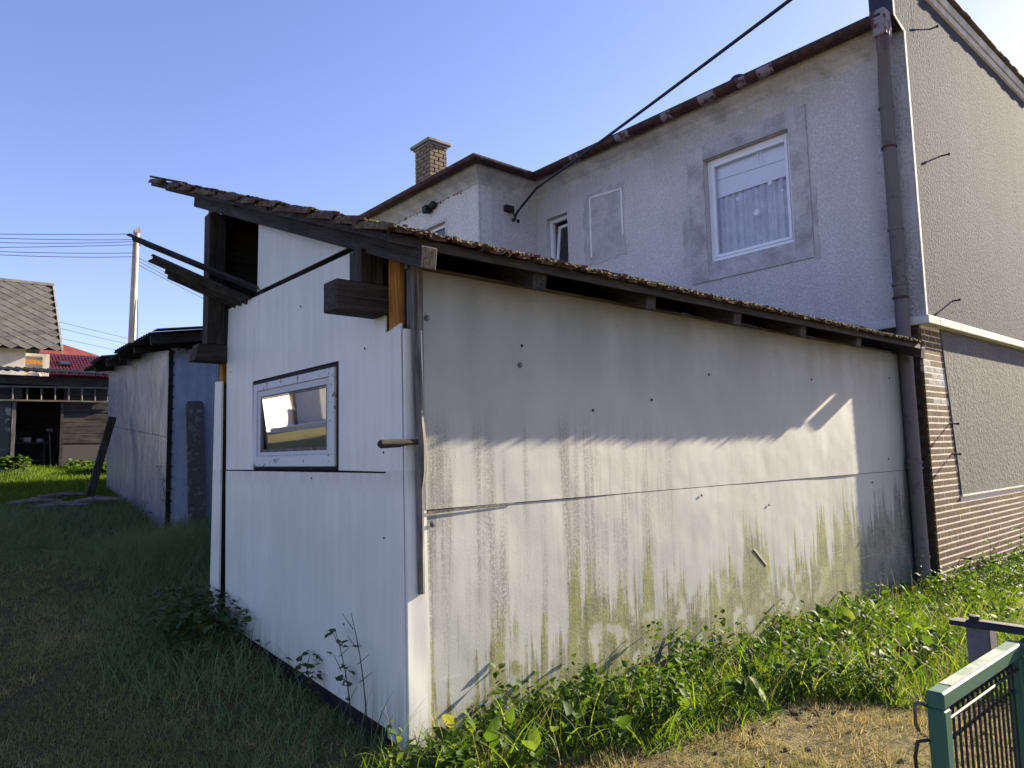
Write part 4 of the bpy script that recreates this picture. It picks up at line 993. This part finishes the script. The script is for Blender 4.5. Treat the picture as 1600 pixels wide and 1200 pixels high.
# ================================================================== GATE AT THE RIGHT
gt = thing('gate', (2.3, .85, -.15), 'green metal gate leaf with a black wire mesh at the right edge', 'gate')
GX0, GX1, GYA, GYB, GZ = 2.572, 3.45, .908, .962, .80
obj('top_rail', MB().box(GX0, GX1, GYA, GYB, GZ-.055, GZ), M_GREEN, gt, bevel=.006)
obj('worn_paint', MB().box(GX0+.10, GX1-.20, GYA+.008, GYB-.008, GZ+.0005, GZ+.002), M_GREENTOP, gt, label='faded rusty paint along the top of the rail')
obj('upright', MB().box(GX0, GX0+.055, GYA, GYB, -.1, GZ-.0555), M_GREEN, gt, bevel=.006)
obj('upright', MB().box(GX1-.055, GX1, GYA, GYB, -.1, GZ-.0555), M_GREEN, gt, bevel=.006)
obj('bottom_rail', MB().box(GX0+.056, GX1-.056, GYA, GYB, -.1, -.05), M_GREEN, gt, bevel=.006)
for z in (.715, .60-.9+.92, .25, .0):
    for dy in (-.012, .006):
        if z == .715 or dy > 0: obj('mesh_bar', MB().tube([(GX0+.05, .935+dy, z+ (.0 if dy > 0 else -.014)), (GX1-.05, .935+dy, z+(.0 if dy > 0 else -.014))], .006, 6), M_BLACKM, gt, True)
wmsh = mesh_of('mesh_wire', MB().tube([(0, 0, -.04), (0, 0, .735)], .0045, 6), M_BLACKM, True)
for i in range(16): piece('mesh_wire', wmsh, (GX0+.09+i*.050, .932, 0), gt)
obj('latch_wire', MB().tube([(2.60, .965, .74), (2.545, .975, .765), (2.53, .98, .755), (2.535, .985, .70), (2.56, .985, .67)], .006, 6), M_STEEL, gt, True)
obj('latch_wire', MB().tube([(2.58, .965, .64), (2.53, .98, .645), (2.515, .985, .60), (2.525, .985, .50), (2.52, .985, .42)], .006, 6), M_BLACKM, gt, True)
gp2 = thing('gate_post', (3.51, .86, -.15), 'dark grey gate post at the right edge touching the green rail end', 'post')
obj('post', MB().box(3.465, 3.575, .78, .915, -.3, .790), M_POSTG, gp2, bevel=.006)
obj('post_cap', MB().box(3.455, 3.585, .77, .925, .791, .80), M_BLACKM, gp2)
hb = thing('hinge_bar', (3.53, 1.0, .66), 'flat black steel bar with bolts and a grey block under its free end', 'hinge')
obj('bar', MB().box(3.495, 3.575, .60, 1.19, .8135, .834), M_BLACKM, hb, bevel=.003)
obj('bar', MB().box(3.515, 3.560, .60, 1.10, .8345, .842), M_BLACKM, hb)
obj('block', MB().box(3.535, 3.625, 1.05, 1.14, .66, .8130), M_POSTG, hb, bevel=.006)
for y in (1.10, .86): obj('bolt', MB().lathe((3.535, y, .8425 if y < 1.10 else .8345), [(.034, 0), (.034, .006), (.022, .007), (.022, .024), (.006, .026)], 6), M_BLACKM, hb)

# mossy shards leaning at the foot of the long wall
for pts, lab in ((((3.78, -.20), (4.20, -.10), (4.52, .16), (4.50, .02), (4.62, -.25)), 'jagged mossy board shard leaning against the foot of the white wall'),
                 (((4.90, -.22), (5.06, -.02), (5.135, .10), (5.20, -.05), (5.26, -.25)), 'small pointed mossy shard standing against the foot of the white wall'),
                 (((2.72, -.22), (2.80, .00), (2.92, .10), (2.98, -.02), (3.0, -.22)), 'small dark shard among the weeds near the shed corner')):
    c = Vector((sum(p[0] for p in pts)/5, Y0-.15, 0))
    o = obj('broken_board', MB().prism([(x, Y0-.12-.28*(.16-z), z) for x, z in pts], (0, .03, .004)), M_SLAB, None, bevel=.004); tag(o, lab, 'board')
# hose and mossy path at the lower right
def gp_(x, y, h=0.0): return (x, y, float(gz(x, y))+h)
o = obj('garden_hose', MB().tube([gp_(9.2, 2.80, .03), gp_(9.7, 2.84, .03), gp_(10.3, 2.85, .03), gp_(10.9, 2.78, .03), gp_(12.5, 2.6, .03), gp_(14.0, 2.6, .03)], .022, 8), M_BEAD, None, True)
tag(o, 'pale hose lying along the mossy path by the house', 'hose')
px = np.linspace(9.0, 17, 30); py = np.linspace(.6, 2.72, 12)
M_MOSSP = plain('yellow_moss_path', (.22, .20, .05), .95, .3, 4, .8, .02)
grid_mesh('path', px, py, lambda x, y: gz(x, y)+.012, M_MOSSP)
px = np.linspace(-1.5, 2.3, 30); py = np.linspace(12.2, 13.6, 10)
M_TROD = plain('trodden_path', (.085, .075, .055), .95, .3, 5, .8, .02)
grid_mesh('path', px, py, lambda x, y: gz(x, y)+.012, M_TROD)
for i, x in enumerate((.95, 1.3, 1.62, 2.0)):
    y = random.uniform(12.4, 13.4); g = float(gz(x, y)); r = random.uniform(.07, .12)
    mb = MB(); blob(mb, (x, y, g+.01), r, .7); o = obj('stone', mb, M_STONE, None, True)
    tag(o, '%s grey stone on the trodden strip before the sunlit grass' % ['leftmost', 'second from left', 'third from left', 'rightmost'][i], 'stone', 'stones on the trodden strip')

# ================================================================== VEGETATION
def in_view(x, y, z, mx=190, my=150):
    dx, dy, dz = x, y, z-1.6
    f = dx*FW.x+dy*FW.y+dz*FW.z; r = dx*RT.x+dy*RT.y+dz*RT.z; u = dx*UP.x+dy*UP.y+dz*UP.z
    f = np.maximum(f, .05); u_ = 800+1111.35*r/f; v_ = 600-1111.35*u/f
    return (u_ > -mx) & (u_ < 1600+mx) & (v_ > -50) & (v_ < 1200+my) & (f > .4)
def outside(x, y):
    k = ~((x > X0-.02) & (x < XE+.2) & (y > Y0-.02) & (y < 6.97))          # shed
    k &= ~((x > XH) & (y > YB)); k &= ~((x > mx-.02) & (y > my-.02) & (y < 15.3) & (x < 8))
    k &= ~((y > BY-.02) & (x > .2) & (x < 4.6)); return k
def build_tris(name, V, F, tint, mat, label=None, cat=None):
    me = bpy.data.meshes.new(name); nv, nf, k = len(V), len(F), F.shape[1]
    me.vertices.add(nv); me.vertices.foreach_set('co', V.astype(np.float32).ravel())
    me.loops.add(nf*k); me.loops.foreach_set('vertex_index', F.astype(np.int32).ravel())
    me.polygons.add(nf); me.polygons.foreach_set('loop_start', np.arange(0, nf*k, k, dtype=np.int32)); me.polygons.foreach_set('loop_total', np.full(nf, k, dtype=np.int32))
    a = me.attributes.new('tint', 'FLOAT', 'POINT'); a.data.foreach_set('value', tint.astype(np.float32))
    me.update(); me.validate(); me.materials.append(mat); me.polygons.foreach_set('use_smooth', [True]*nf)
    o = bpy.data.objects.new(name, me); COL.objects.link(o); o['kind'] = 'stuff'
    if label: o['label'] = label
    if cat: o['category'] = cat
    return o
def blades(x, y, h, w, lean, bend, seg=3, z=None, heading=None, tint=None):
    n = len(x); z = gz(x, y) if z is None else z
    az = rng.uniform(0, 2*np.pi, n) if heading is None else heading; fa = rng.uniform(0, np.pi, n)
    L = rng.uniform(lean[0], lean[1], n); B = rng.uniform(bend[0], bend[1], n)
    V = np.zeros((n, seg+1, 2, 3)); cx_ = x.copy(); cy_ = y.copy(); cz_ = z-.015; ang = L.copy()
    for s in range(seg+1):
        ww = w*(1-(s/seg)**1.6)*.5+.0004
        V[:, s, 0] = np.stack([cx_+np.cos(fa)*ww, cy_+np.sin(fa)*ww, cz_], -1)
        V[:, s, 1] = np.stack([cx_-np.cos(fa)*ww, cy_-np.sin(fa)*ww, cz_], -1)
        st = h/seg; cx_ = cx_+np.cos(az)*np.sin(ang)*st; cy_ = cy_+np.sin(az)*np.sin(ang)*st; cz_ = cz_+np.cos(ang)*st; ang = ang+B/seg
    base = (np.arange(n)*(seg+1)*2)[:, None, None]; s = np.arange(seg)[None, :, None]*2
    F = (base+s+np.array([0, 1, 3, 2])[None, None, :]).reshape(-1, 4)
    tn = rng.uniform(0, 1, n) if tint is None else tint
    return V.reshape(-1, 3), F, np.repeat(tn, (seg+1)*2)
def leaves(x, y, z, size, tilt, tint=None, az=None, lobes=False):
    # folded, pointed leaf: two halves of two quads
    n = len(x); az = rng.uniform(0, 2*np.pi, n) if az is None else az; t = rng.uniform(tilt[0], tilt[1], n); ro = rng.uniform(-.6, .6, n)
    d = np.stack([np.cos(az)*np.cos(t), np.sin(az)*np.cos(t), np.sin(t)], -1)
    sd = np.stack([-np.sin(az), np.cos(az), np.zeros(n)], -1)
    up = np.cross(d, sd); sd = sd*np.cos(ro)[:, None]+up*np.sin(ro)[:, None]; up = np.cross(d, sd)
    P = np.stack([x, y, z], -1); s = size[:, None]
    prof = ((0, 0, 0), (.36, .0, -.03), (.75, 0, -.02), (1.0, 0, -.16))
    mid = [P+d*s*a+up*s*c for a, b, c in prof]
    lw, l2 = .33, .25
    l1 = P+d*s*.30+sd*s*lw+up*s*.08; l2_ = P+d*s*.68+sd*s*l2+up*s*.05
    r1 = P+d*s*.30-sd*s*lw+up*s*.08; r2_ = P+d*s*.68-sd*s*l2+up*s*.05
    V = np.stack([mid[0], mid[1], mid[2], mid[3], l1, l2_, r1, r2_], 1)
    b = (np.arange(n)*8)[:, None, None]
    F = (b+np.array([[0, 1, 4, 4], [1, 2, 5, 4], [2, 3, 5, 5], [0, 6, 1, 1], [1, 6, 7, 2], [2, 7, 3, 3]])[None]).reshape(-1, 4)
    # quads only: repeat handled as triangles
    T = np.concatenate([(b+np.array([[0, 1, 4], [1, 2, 5], [1, 5, 4], [2, 3, 5], [0, 6, 1], [1, 6, 7], [1, 7, 2], [2, 7, 3]])[None]).reshape(-1, 3)])
    tn = rng.uniform(0, 1, n) if tint is None else tint
    return V.reshape(-1, 3), T, np.repeat(tn, 8)
def join(parts):
    V, F, T, o = [], [], [], 0
    for v, f, t in parts: V.append(v); F.append(f+o); T.append(t); o += len(v)
    return np.concatenate(V), np.concatenate(F), np.concatenate(T)
def scatter(n, x0, x1, y0, y1, dens=None):
    x = rng.uniform(x0, x1, n); y = rng.uniform(y0, y1, n); k = outside(x, y) & in_view(x, y, gz(x, y)+.1)
    if dens is not None: k &= rng.uniform(0, 1, n) < dens(x, y)
    return x[k], y[k]
def nz(x, y, s, p=0.0): return .5+.25*np.sin(x*s+p+1.3*np.sin(y*s*.7+p*2))+.25*np.sin(y*s*1.31-p+1.7*np.sin(x*s*.83))
# edge of the unmown strip along the long wall
def edge_y(x): return np.interp(x, [1.5, 2.8, 4.2, 4.8, 5.3, 6.2, 7.5, 8.6, 9.4, 12], [3.15, 2.80, 2.56, 2.42, 2.0, 1.55, 1.5, 1.9, 2.6, 2.7]) + .09*np.sin(x*2.9)+.06*np.sin(x*6.7+1)
def strip(x, y): return np.clip((y-edge_y(x))/.28, 0, 1)*np.clip((x-1.75)/.5, 0, 1)
# lush grass
x, y = scatter(150000, 1.6, 13.5, .9, 3.68, lambda x, y: strip(x, y)*(.45+.55*nz(x, y, 2.3))*np.clip(1.25-x*.055, .3, 1))
h = (.08+.20*rng.uniform(0, 1, len(x))**1.6)*(.6+.7*nz(x, y, 1.9, 1)) * (.75+.35*np.clip((x-5.5)/2, 0, 1))
wind = np.where(rng.uniform(0, 1, len(x)) < .6, rng.normal(2.6, .7, len(x)), rng.uniform(0, 6.28, len(x)))
b1 = blades(x, y, h, rng.uniform(.003, .008, len(x)), (.05, .8), (.2, 1.7), 3, heading=wind, tint=np.clip(.5*nz(x, y, 1.1, 2)+.5*rng.uniform(0, 1, len(x)), 0, 1))
# long arching blades
x, y = scatter(14000, 1.7, 10.5, 1.6, 3.68, lambda x, y: strip(x, y)*(.2+.8*nz(x, y, 3.1, 4)))
b2 = blades(x, y, rng.uniform(.22, .46, len(x)), rng.uniform(.005, .012, len(x)), (.1, .6), (.6, 2.0), 5)
o = build_tris('lush_grass', *join([b1, b2]), M_LUSH, 'bright green long grass growing in the sun along the white wall', 'grass')
# broad-leaved weeds in patches
x, y = scatter(3600, 2.0, 9.6, 2.2, 3.62, lambda x, y: strip(x, y)*(nz(x, y, 4.3, 5) > .52)*np.where(x < 6.2, .85, .25)*np.clip((y-edge_y(x))/.35, .1, 1))
xs_, ys_, zs_, sz_ = [], [], [], []
hp = (.12+.30*rng.uniform(0, 1, len(x))**1.3)*np.where(np.abs(x-4.6) < .8, 1.15, .9)
for rep in range(12):
    hh = rng.uniform(.05, 1, len(x))*hp; r = .07*rng.uniform(0, 1, len(x))
    a = rng.uniform(0, 6.28, len(x)); xx, yy = x+r*np.cos(a), np.minimum(y+r*np.sin(a), Y0-.03)
    xs_.append(xx); ys_.append(yy); zs_.append(gz(x, y)+hh); sz_.append(rng.uniform(.02, .065, len(x)))
l1 = leaves(np.concatenate(xs_), np.concatenate(ys_), np.concatenate(zs_), np.concatenate(sz_), (-.8, .9))
x, y = scatter(200, 2.1, 9.5, 2.3, 3.55, lambda x, y: strip(x, y))
l2 = leaves(np.repeat(x, 5)+rng.normal(0, .03, len(x)*5), np.repeat(y, 5)+rng.normal(0, .03, len(x)*5), np.repeat(gz(x, y), 5)+rng.uniform(.02, .18, len(x)*5), rng.uniform(.07, .15, len(x)*5), (.2, 1.2))
build_tris('weeds', *join([l1, l2]), M_WEED, 'leafy green weeds in the sun at the foot of the white wall', 'weeds')
# weeds at the foot of the brick plinth and by the path
x, y = scatter(420, 9.0, 14.0, 2.7, 3.38, None); x, y = x[nz(x, y, 2.2, 1) > .38], y[nz(x, y, 2.2, 1) > .38]
hh = np.concatenate([rng.uniform(.03, .40, len(x)) for _ in range(7)])
xx = np.tile(x, 7)+rng.normal(0, .05, len(x)*7); yy = np.minimum(np.tile(y, 7)+rng.normal(0, .05, len(x)*7), YB-.02)
build_tris('weeds', *leaves(xx, yy, gz(xx, yy)+hh, rng.uniform(.03, .075, len(xx)), (-1.0, .9)), M_WEED, 'sparse dry weeds below the brick plinth', 'weeds')
# mown dry patch
x, y = scatter(130000, 1.2, 10.5, -.6, 3.4, lambda x, y: (1-strip(x, y)*.85)*(y < 3.3-.12*(1.9-x))*np.clip(1.3-.1*x, .25, 1))
t = np.where(rng.uniform(0, 1, len(x)) < .16+.35*(nz(x, y, 2.1, 6) > .68), rng.uniform(.86, 1, len(x)), rng.uniform(0, .78, len(x)))
b = blades(x, y, rng.uniform(.02, .085, len(x))*(.35+1.2*nz(x, y, 6.3, 2)), rng.uniform(.003, .0075, len(x)), (.2, 1.45), (-.3, .9), 2, tint=t)
x, y = scatter(9000, 1.2, 9.5, -.5, 3.2, lambda x, y: (nz(x, y, 2.6, 3) > .56)*(1-strip(x, y)*.5))
b3 = blades(x, y, rng.uniform(.03, .09, len(x)), rng.uniform(.003, .006, len(x)), (.1, .8), (.1, 1.2), 2, tint=rng.uniform(.88, 1, len(x)))
tx, ty = scatter(2600, 1.3, 9.0, -.4, 3.2, lambda x, y: (1-strip(x, y))*(.3+.7*nz(x, y, 3.7, 1)))
k = 34; x = np.repeat(tx, k)+rng.normal(0, .022, len(tx)*k); y = np.repeat(ty, k)+rng.normal(0, .022, len(tx)*k)
b4 = blades(x, y, rng.uniform(.02, .085, len(x))*np.repeat(rng.uniform(.5, 1.1, len(tx)), k), rng.uniform(.002, .0045, len(x)), (.1, 1.2), (-.2, 1.2), 2, tint=np.clip(np.repeat(np.where(rng.uniform(0, 1, len(tx)) < .36, .95, rng.uniform(.1, .7, len(tx))), k)+rng.normal(0, .1, len(x)), 0, 1))
x, y = scatter(1500, 1.9, 11, 1.4, 3.6, lambda x, y: strip(x, y)*(nz(x, y, 2.2, 9) > .4))
b5 = blades(x, y, rng.uniform(.15, .48, len(x)), rng.uniform(.002, .0045, len(x)), (.02, .5), (0, .7), 4, tint=rng.uniform(.3, .76, len(x)))
clod = MB(); sx, sy = scatter(500, 1.3, 9.0, -.4, 3.0, lambda x, y: (1-strip(x, y)))
for a_, b_ in zip(sx, sy): blob(clod, (a_, b_, float(gz(a_, b_))+.004), random.uniform(.006, .022)*(1 if random.random() < .93 else 1.7), random.uniform(.5, .9))
M_SOIL = plain('dry_soil', (.15, .105, .06), .98, .4, 20, .7, .008)
obj('soil_clods', clod, M_SOIL, None, kind='stuff')
build_tris('dry_grass', *join([b, b3, b4, b5]), M_STRAW, 'short dry mown grass in the sun before the gate', 'grass')
# shaded lawn on the left
def lawn_short(x, y): return np.clip(1.15-.07*y, .15, 1)*(1-.6*np.clip((x-1.3)/.5, 0, 1))
x, y = scatter(300000, -3.0, 2.6, 2.9, 12.5, lambda x, y: lawn_short(x, y)*(y > 3.05+.13*(2-x)*0))
b = blades(x, y, rng.uniform(.02, .085, len(x))*(.35+1.1*nz(x, y, 4.7, 2)), rng.uniform(.003, .0075, len(x)), (.1, 1.2), (0, 1.0), 2, tint=np.clip(.55*nz(x, y, 2.0, 7)+.35*rng.uniform(0, 1, len(x))+.30*np.clip((.7-x)/.8, 0, 1)*nz(x, y, 3.3, 2), 0, 1))
tx, ty = scatter(5200, -2.5, 2.2, 3.0, 11.0, lambda x, y: (.25+.75*nz(x, y, 2.6, 5))*np.clip(1.2-.07*y, .2, 1))
k = 26; x = np.repeat(tx, k)+rng.normal(0, .028, len(tx)*k); y = np.repeat(ty, k)+rng.normal(0, .028, len(tx)*k)
bt = blades(x, y, rng.uniform(.03, .12, len(x))*np.repeat(rng.uniform(.4, 1.1, len(tx)), k), rng.uniform(.003, .007, len(x)), (.1, 1.2), (0, 1.4), 2, tint=np.clip(np.repeat(rng.uniform(0, 1, len(tx))**1.3, k)+rng.normal(0, .1, len(x)), 0, 1))
build_tris('lawn', *join([b, bt]), M_LAWN, 'short dull lawn in the shade left of the shed', 'grass')
def tall_d(x, y): return np.clip((x-(1.15+.04*(y-4)+.15*np.sin(y*1.7)))/.55, 0, 1)*np.clip((y-3.5)/.8, .35, 1)
x, y = scatter(100000, -3.0, 3.6, 3.35, 13.2, lambda x, y: np.maximum(tall_d(x, y), np.clip((y-9.6+.5*np.sin(x*2))/1.4, 0, 1))*(.4+.6*nz(x, y, 1.8, 1)))
hgt = (.12+.26*rng.uniform(0, 1, len(x))**1.3)*(.6+.7*nz(x, y, 1.3, 3)); hgt *= np.where((y < 5.2), .62, 1.0)
b = blades(x, y, hgt, rng.uniform(.004, .010, len(x)), (.05, .7), (.3, 1.7), 4, tint=np.clip(.5*nz(x, y, 1.5, 4)+.5*rng.uniform(0, 1, len(x)), 0, 1))
build_tris('tall_grass', *b, M_TALL, 'tall dark grass in the shade beside the shed end wall', 'grass')
# dark leafy clump at the far foot of the end wall, more leaves through the tall grass
x = np.concatenate([rng.normal(1.95, .18, 210), rng.uniform(.4, 2.2, 12)]); y = np.concatenate([rng.normal(6.4, .28, 210), rng.uniform(4, 9.5, 12)])
k = outside(x, y) & (x < 2.25) & (tall_d(x, y) > .3); x, y = x[k], y[k]
x = np.repeat(x, 4)+rng.normal(0, .05, len(x)*4); y = np.repeat(y, 4)+rng.normal(0, .05, len(y)*4); x = np.minimum(x, 2.24)
build_tris('weeds', *leaves(x, y, gz(x, y)+rng.uniform(.04, .34, len(x)), rng.uniform(.035, .10, len(x)), (-.8, .6)), M_DARKLEAF, 'dark leafy weeds in the shade at the far foot of the end wall', 'weeds')
# sunlit strip in front of the barn
x, y = scatter(60000, -1.5, 4.6, 13.4, 18.0, None)
b = blades(x, y, rng.uniform(.05, .16, len(x)), rng.uniform(.008, .016, len(x)), (.05, .7), (.1, 1.2), 2)
build_tris('lush_grass', *b, M_LUSH, 'sunlit green grass strip in front of the dark barn', 'grass')
x = np.concatenate([rng.uniform(.9, 2.0, 700), rng.uniform(2.7, 4.2, 700)]); y = np.concatenate([rng.uniform(17.4, 17.9, 700), rng.uniform(16.6, 17.9, 700)])
x = np.repeat(x, 3); y = np.repeat(y, 3)+rng.normal(0, .05, len(x))
build_tris('weeds', *leaves(x, y, gz(x, y)+rng.uniform(.02, .24, len(x))*(.4+nz(x, y, 3, 2)), rng.uniform(.06, .13, len(x)), (-.4, .8)), M_WEED, 'leafy plants growing along the foot of the barn', 'weeds')

# single stems standing in front of the walls
def stem_plant(x, y, h, lean, label, leafy=True, seed=0, mat=None, nleaf=14, group=None, big=.075, cat='weed'):
    r = np.random.default_rng(seed); g = float(gz(x, y))
    root = thing('tall_weed', (x, y, g), label, cat, group)
    pts = [Vector((x, y, g)) + Vector((lean[0]*t*t, lean[1]*t*t, h*t)) for t in np.linspace(0, 1, 7)]
    mb = MB().tube(pts, list(np.linspace(.0055, .002, 7)), 5)
    ends = [pts[-1]]
    for k in range(4):
        t = .45+.14*k; p = pts[0].lerp(pts[-1], t); a = r.uniform(0, 6.28); e = p+Vector((.10*math.cos(a)*.6, .12*math.sin(a), .08)); mb.tube([p, e], [.003, .0015], 4); ends.append(e)
    obj('stem', mb, mat or M_DARKLEAF, root)
    if leafy:
        lx, ly, lz = [], [], []
        for k in range(nleaf):
            t = r.uniform(.08, 1); p = pts[int(t*6)] if r.uniform() < .55 else ends[r.integers(0, len(ends))]
            lx.append(p.x+r.normal(0, .012)); ly.append(p.y+r.normal(0, .02)); lz.append(p.z+r.normal(0, .015))
        V, T, tn = leaves(np.array(lx), np.array(ly), np.array(lz), r.uniform(big*.5, big, nleaf), (-.5, .5))
        lo = build_tris('leaves', V, T, tn, mat or M_DARKLEAF)
        lo.location = -Vector(root.location); lo.parent = root
stem_plant(2.20, 4.16, .60, (-.02, .18), 'tall dark leafy weed standing before the white end wall near the corner', True, 3, nleaf=26, big=.085)
stem_plant(2.20, 4.72, .28, (-.02, .05), 'short bushy dark weed at the foot of the white end wall', True, 4, nleaf=36, big=.075)
stem_plant(2.22, 4.00, .74, (-.03, .14), 'bent bare grass stalk rising highest in front of the white end wall', False, 5)
stem_plant(2.85, 10.7, .95, (-.1, .05), 'thin tall weed with tiny leaves before the corner of the metal shed', True, 7, nleaf=40, big=.05)
stem_plant(2.55, 10.4, .55, (-.05, .1), 'shorter thin weed just left of the metal shed corner', True, 8, nleaf=30, big=.05)
stem_plant(11.0, 3.20, .62, (.05, -.02), 'tall leafy weed standing in the sun before the brick plinth', True, 9, M_WEED, 24, big=.09)
stem_plant(12.2, 3.15, .75, (.03, -.02), 'tallest leafy weed before the brick plinth at the right edge', True, 10, M_WEED, 30, big=.11)
stem_plant(9.3, 3.45, .55, (.03, -.02), 'dark seed-headed weed in front of the brown downpipe', True, 11, M_DARKLEAF, 20, big=.05)
x = np.array([2.22, 2.2, 2.18, 2.22, 2.2, 2.2, 2.15, 2.18, 2.2, 2.16, 2.22, 2.2]); y = np.array([4.9, 6.2, 6.1, 3.95, 3.9, 3.82, 3.78, 4.3, 4.05, 3.7, 3.88, 6.3])
build_tris('grass_stalks', *blades(x, y, rng.uniform(.25, .5, len(x)), np.full(len(x), .007), (.05, .4), (.1, .6), 4), M_TALL, 'single dark grass stalks against the white end wall', 'grass')
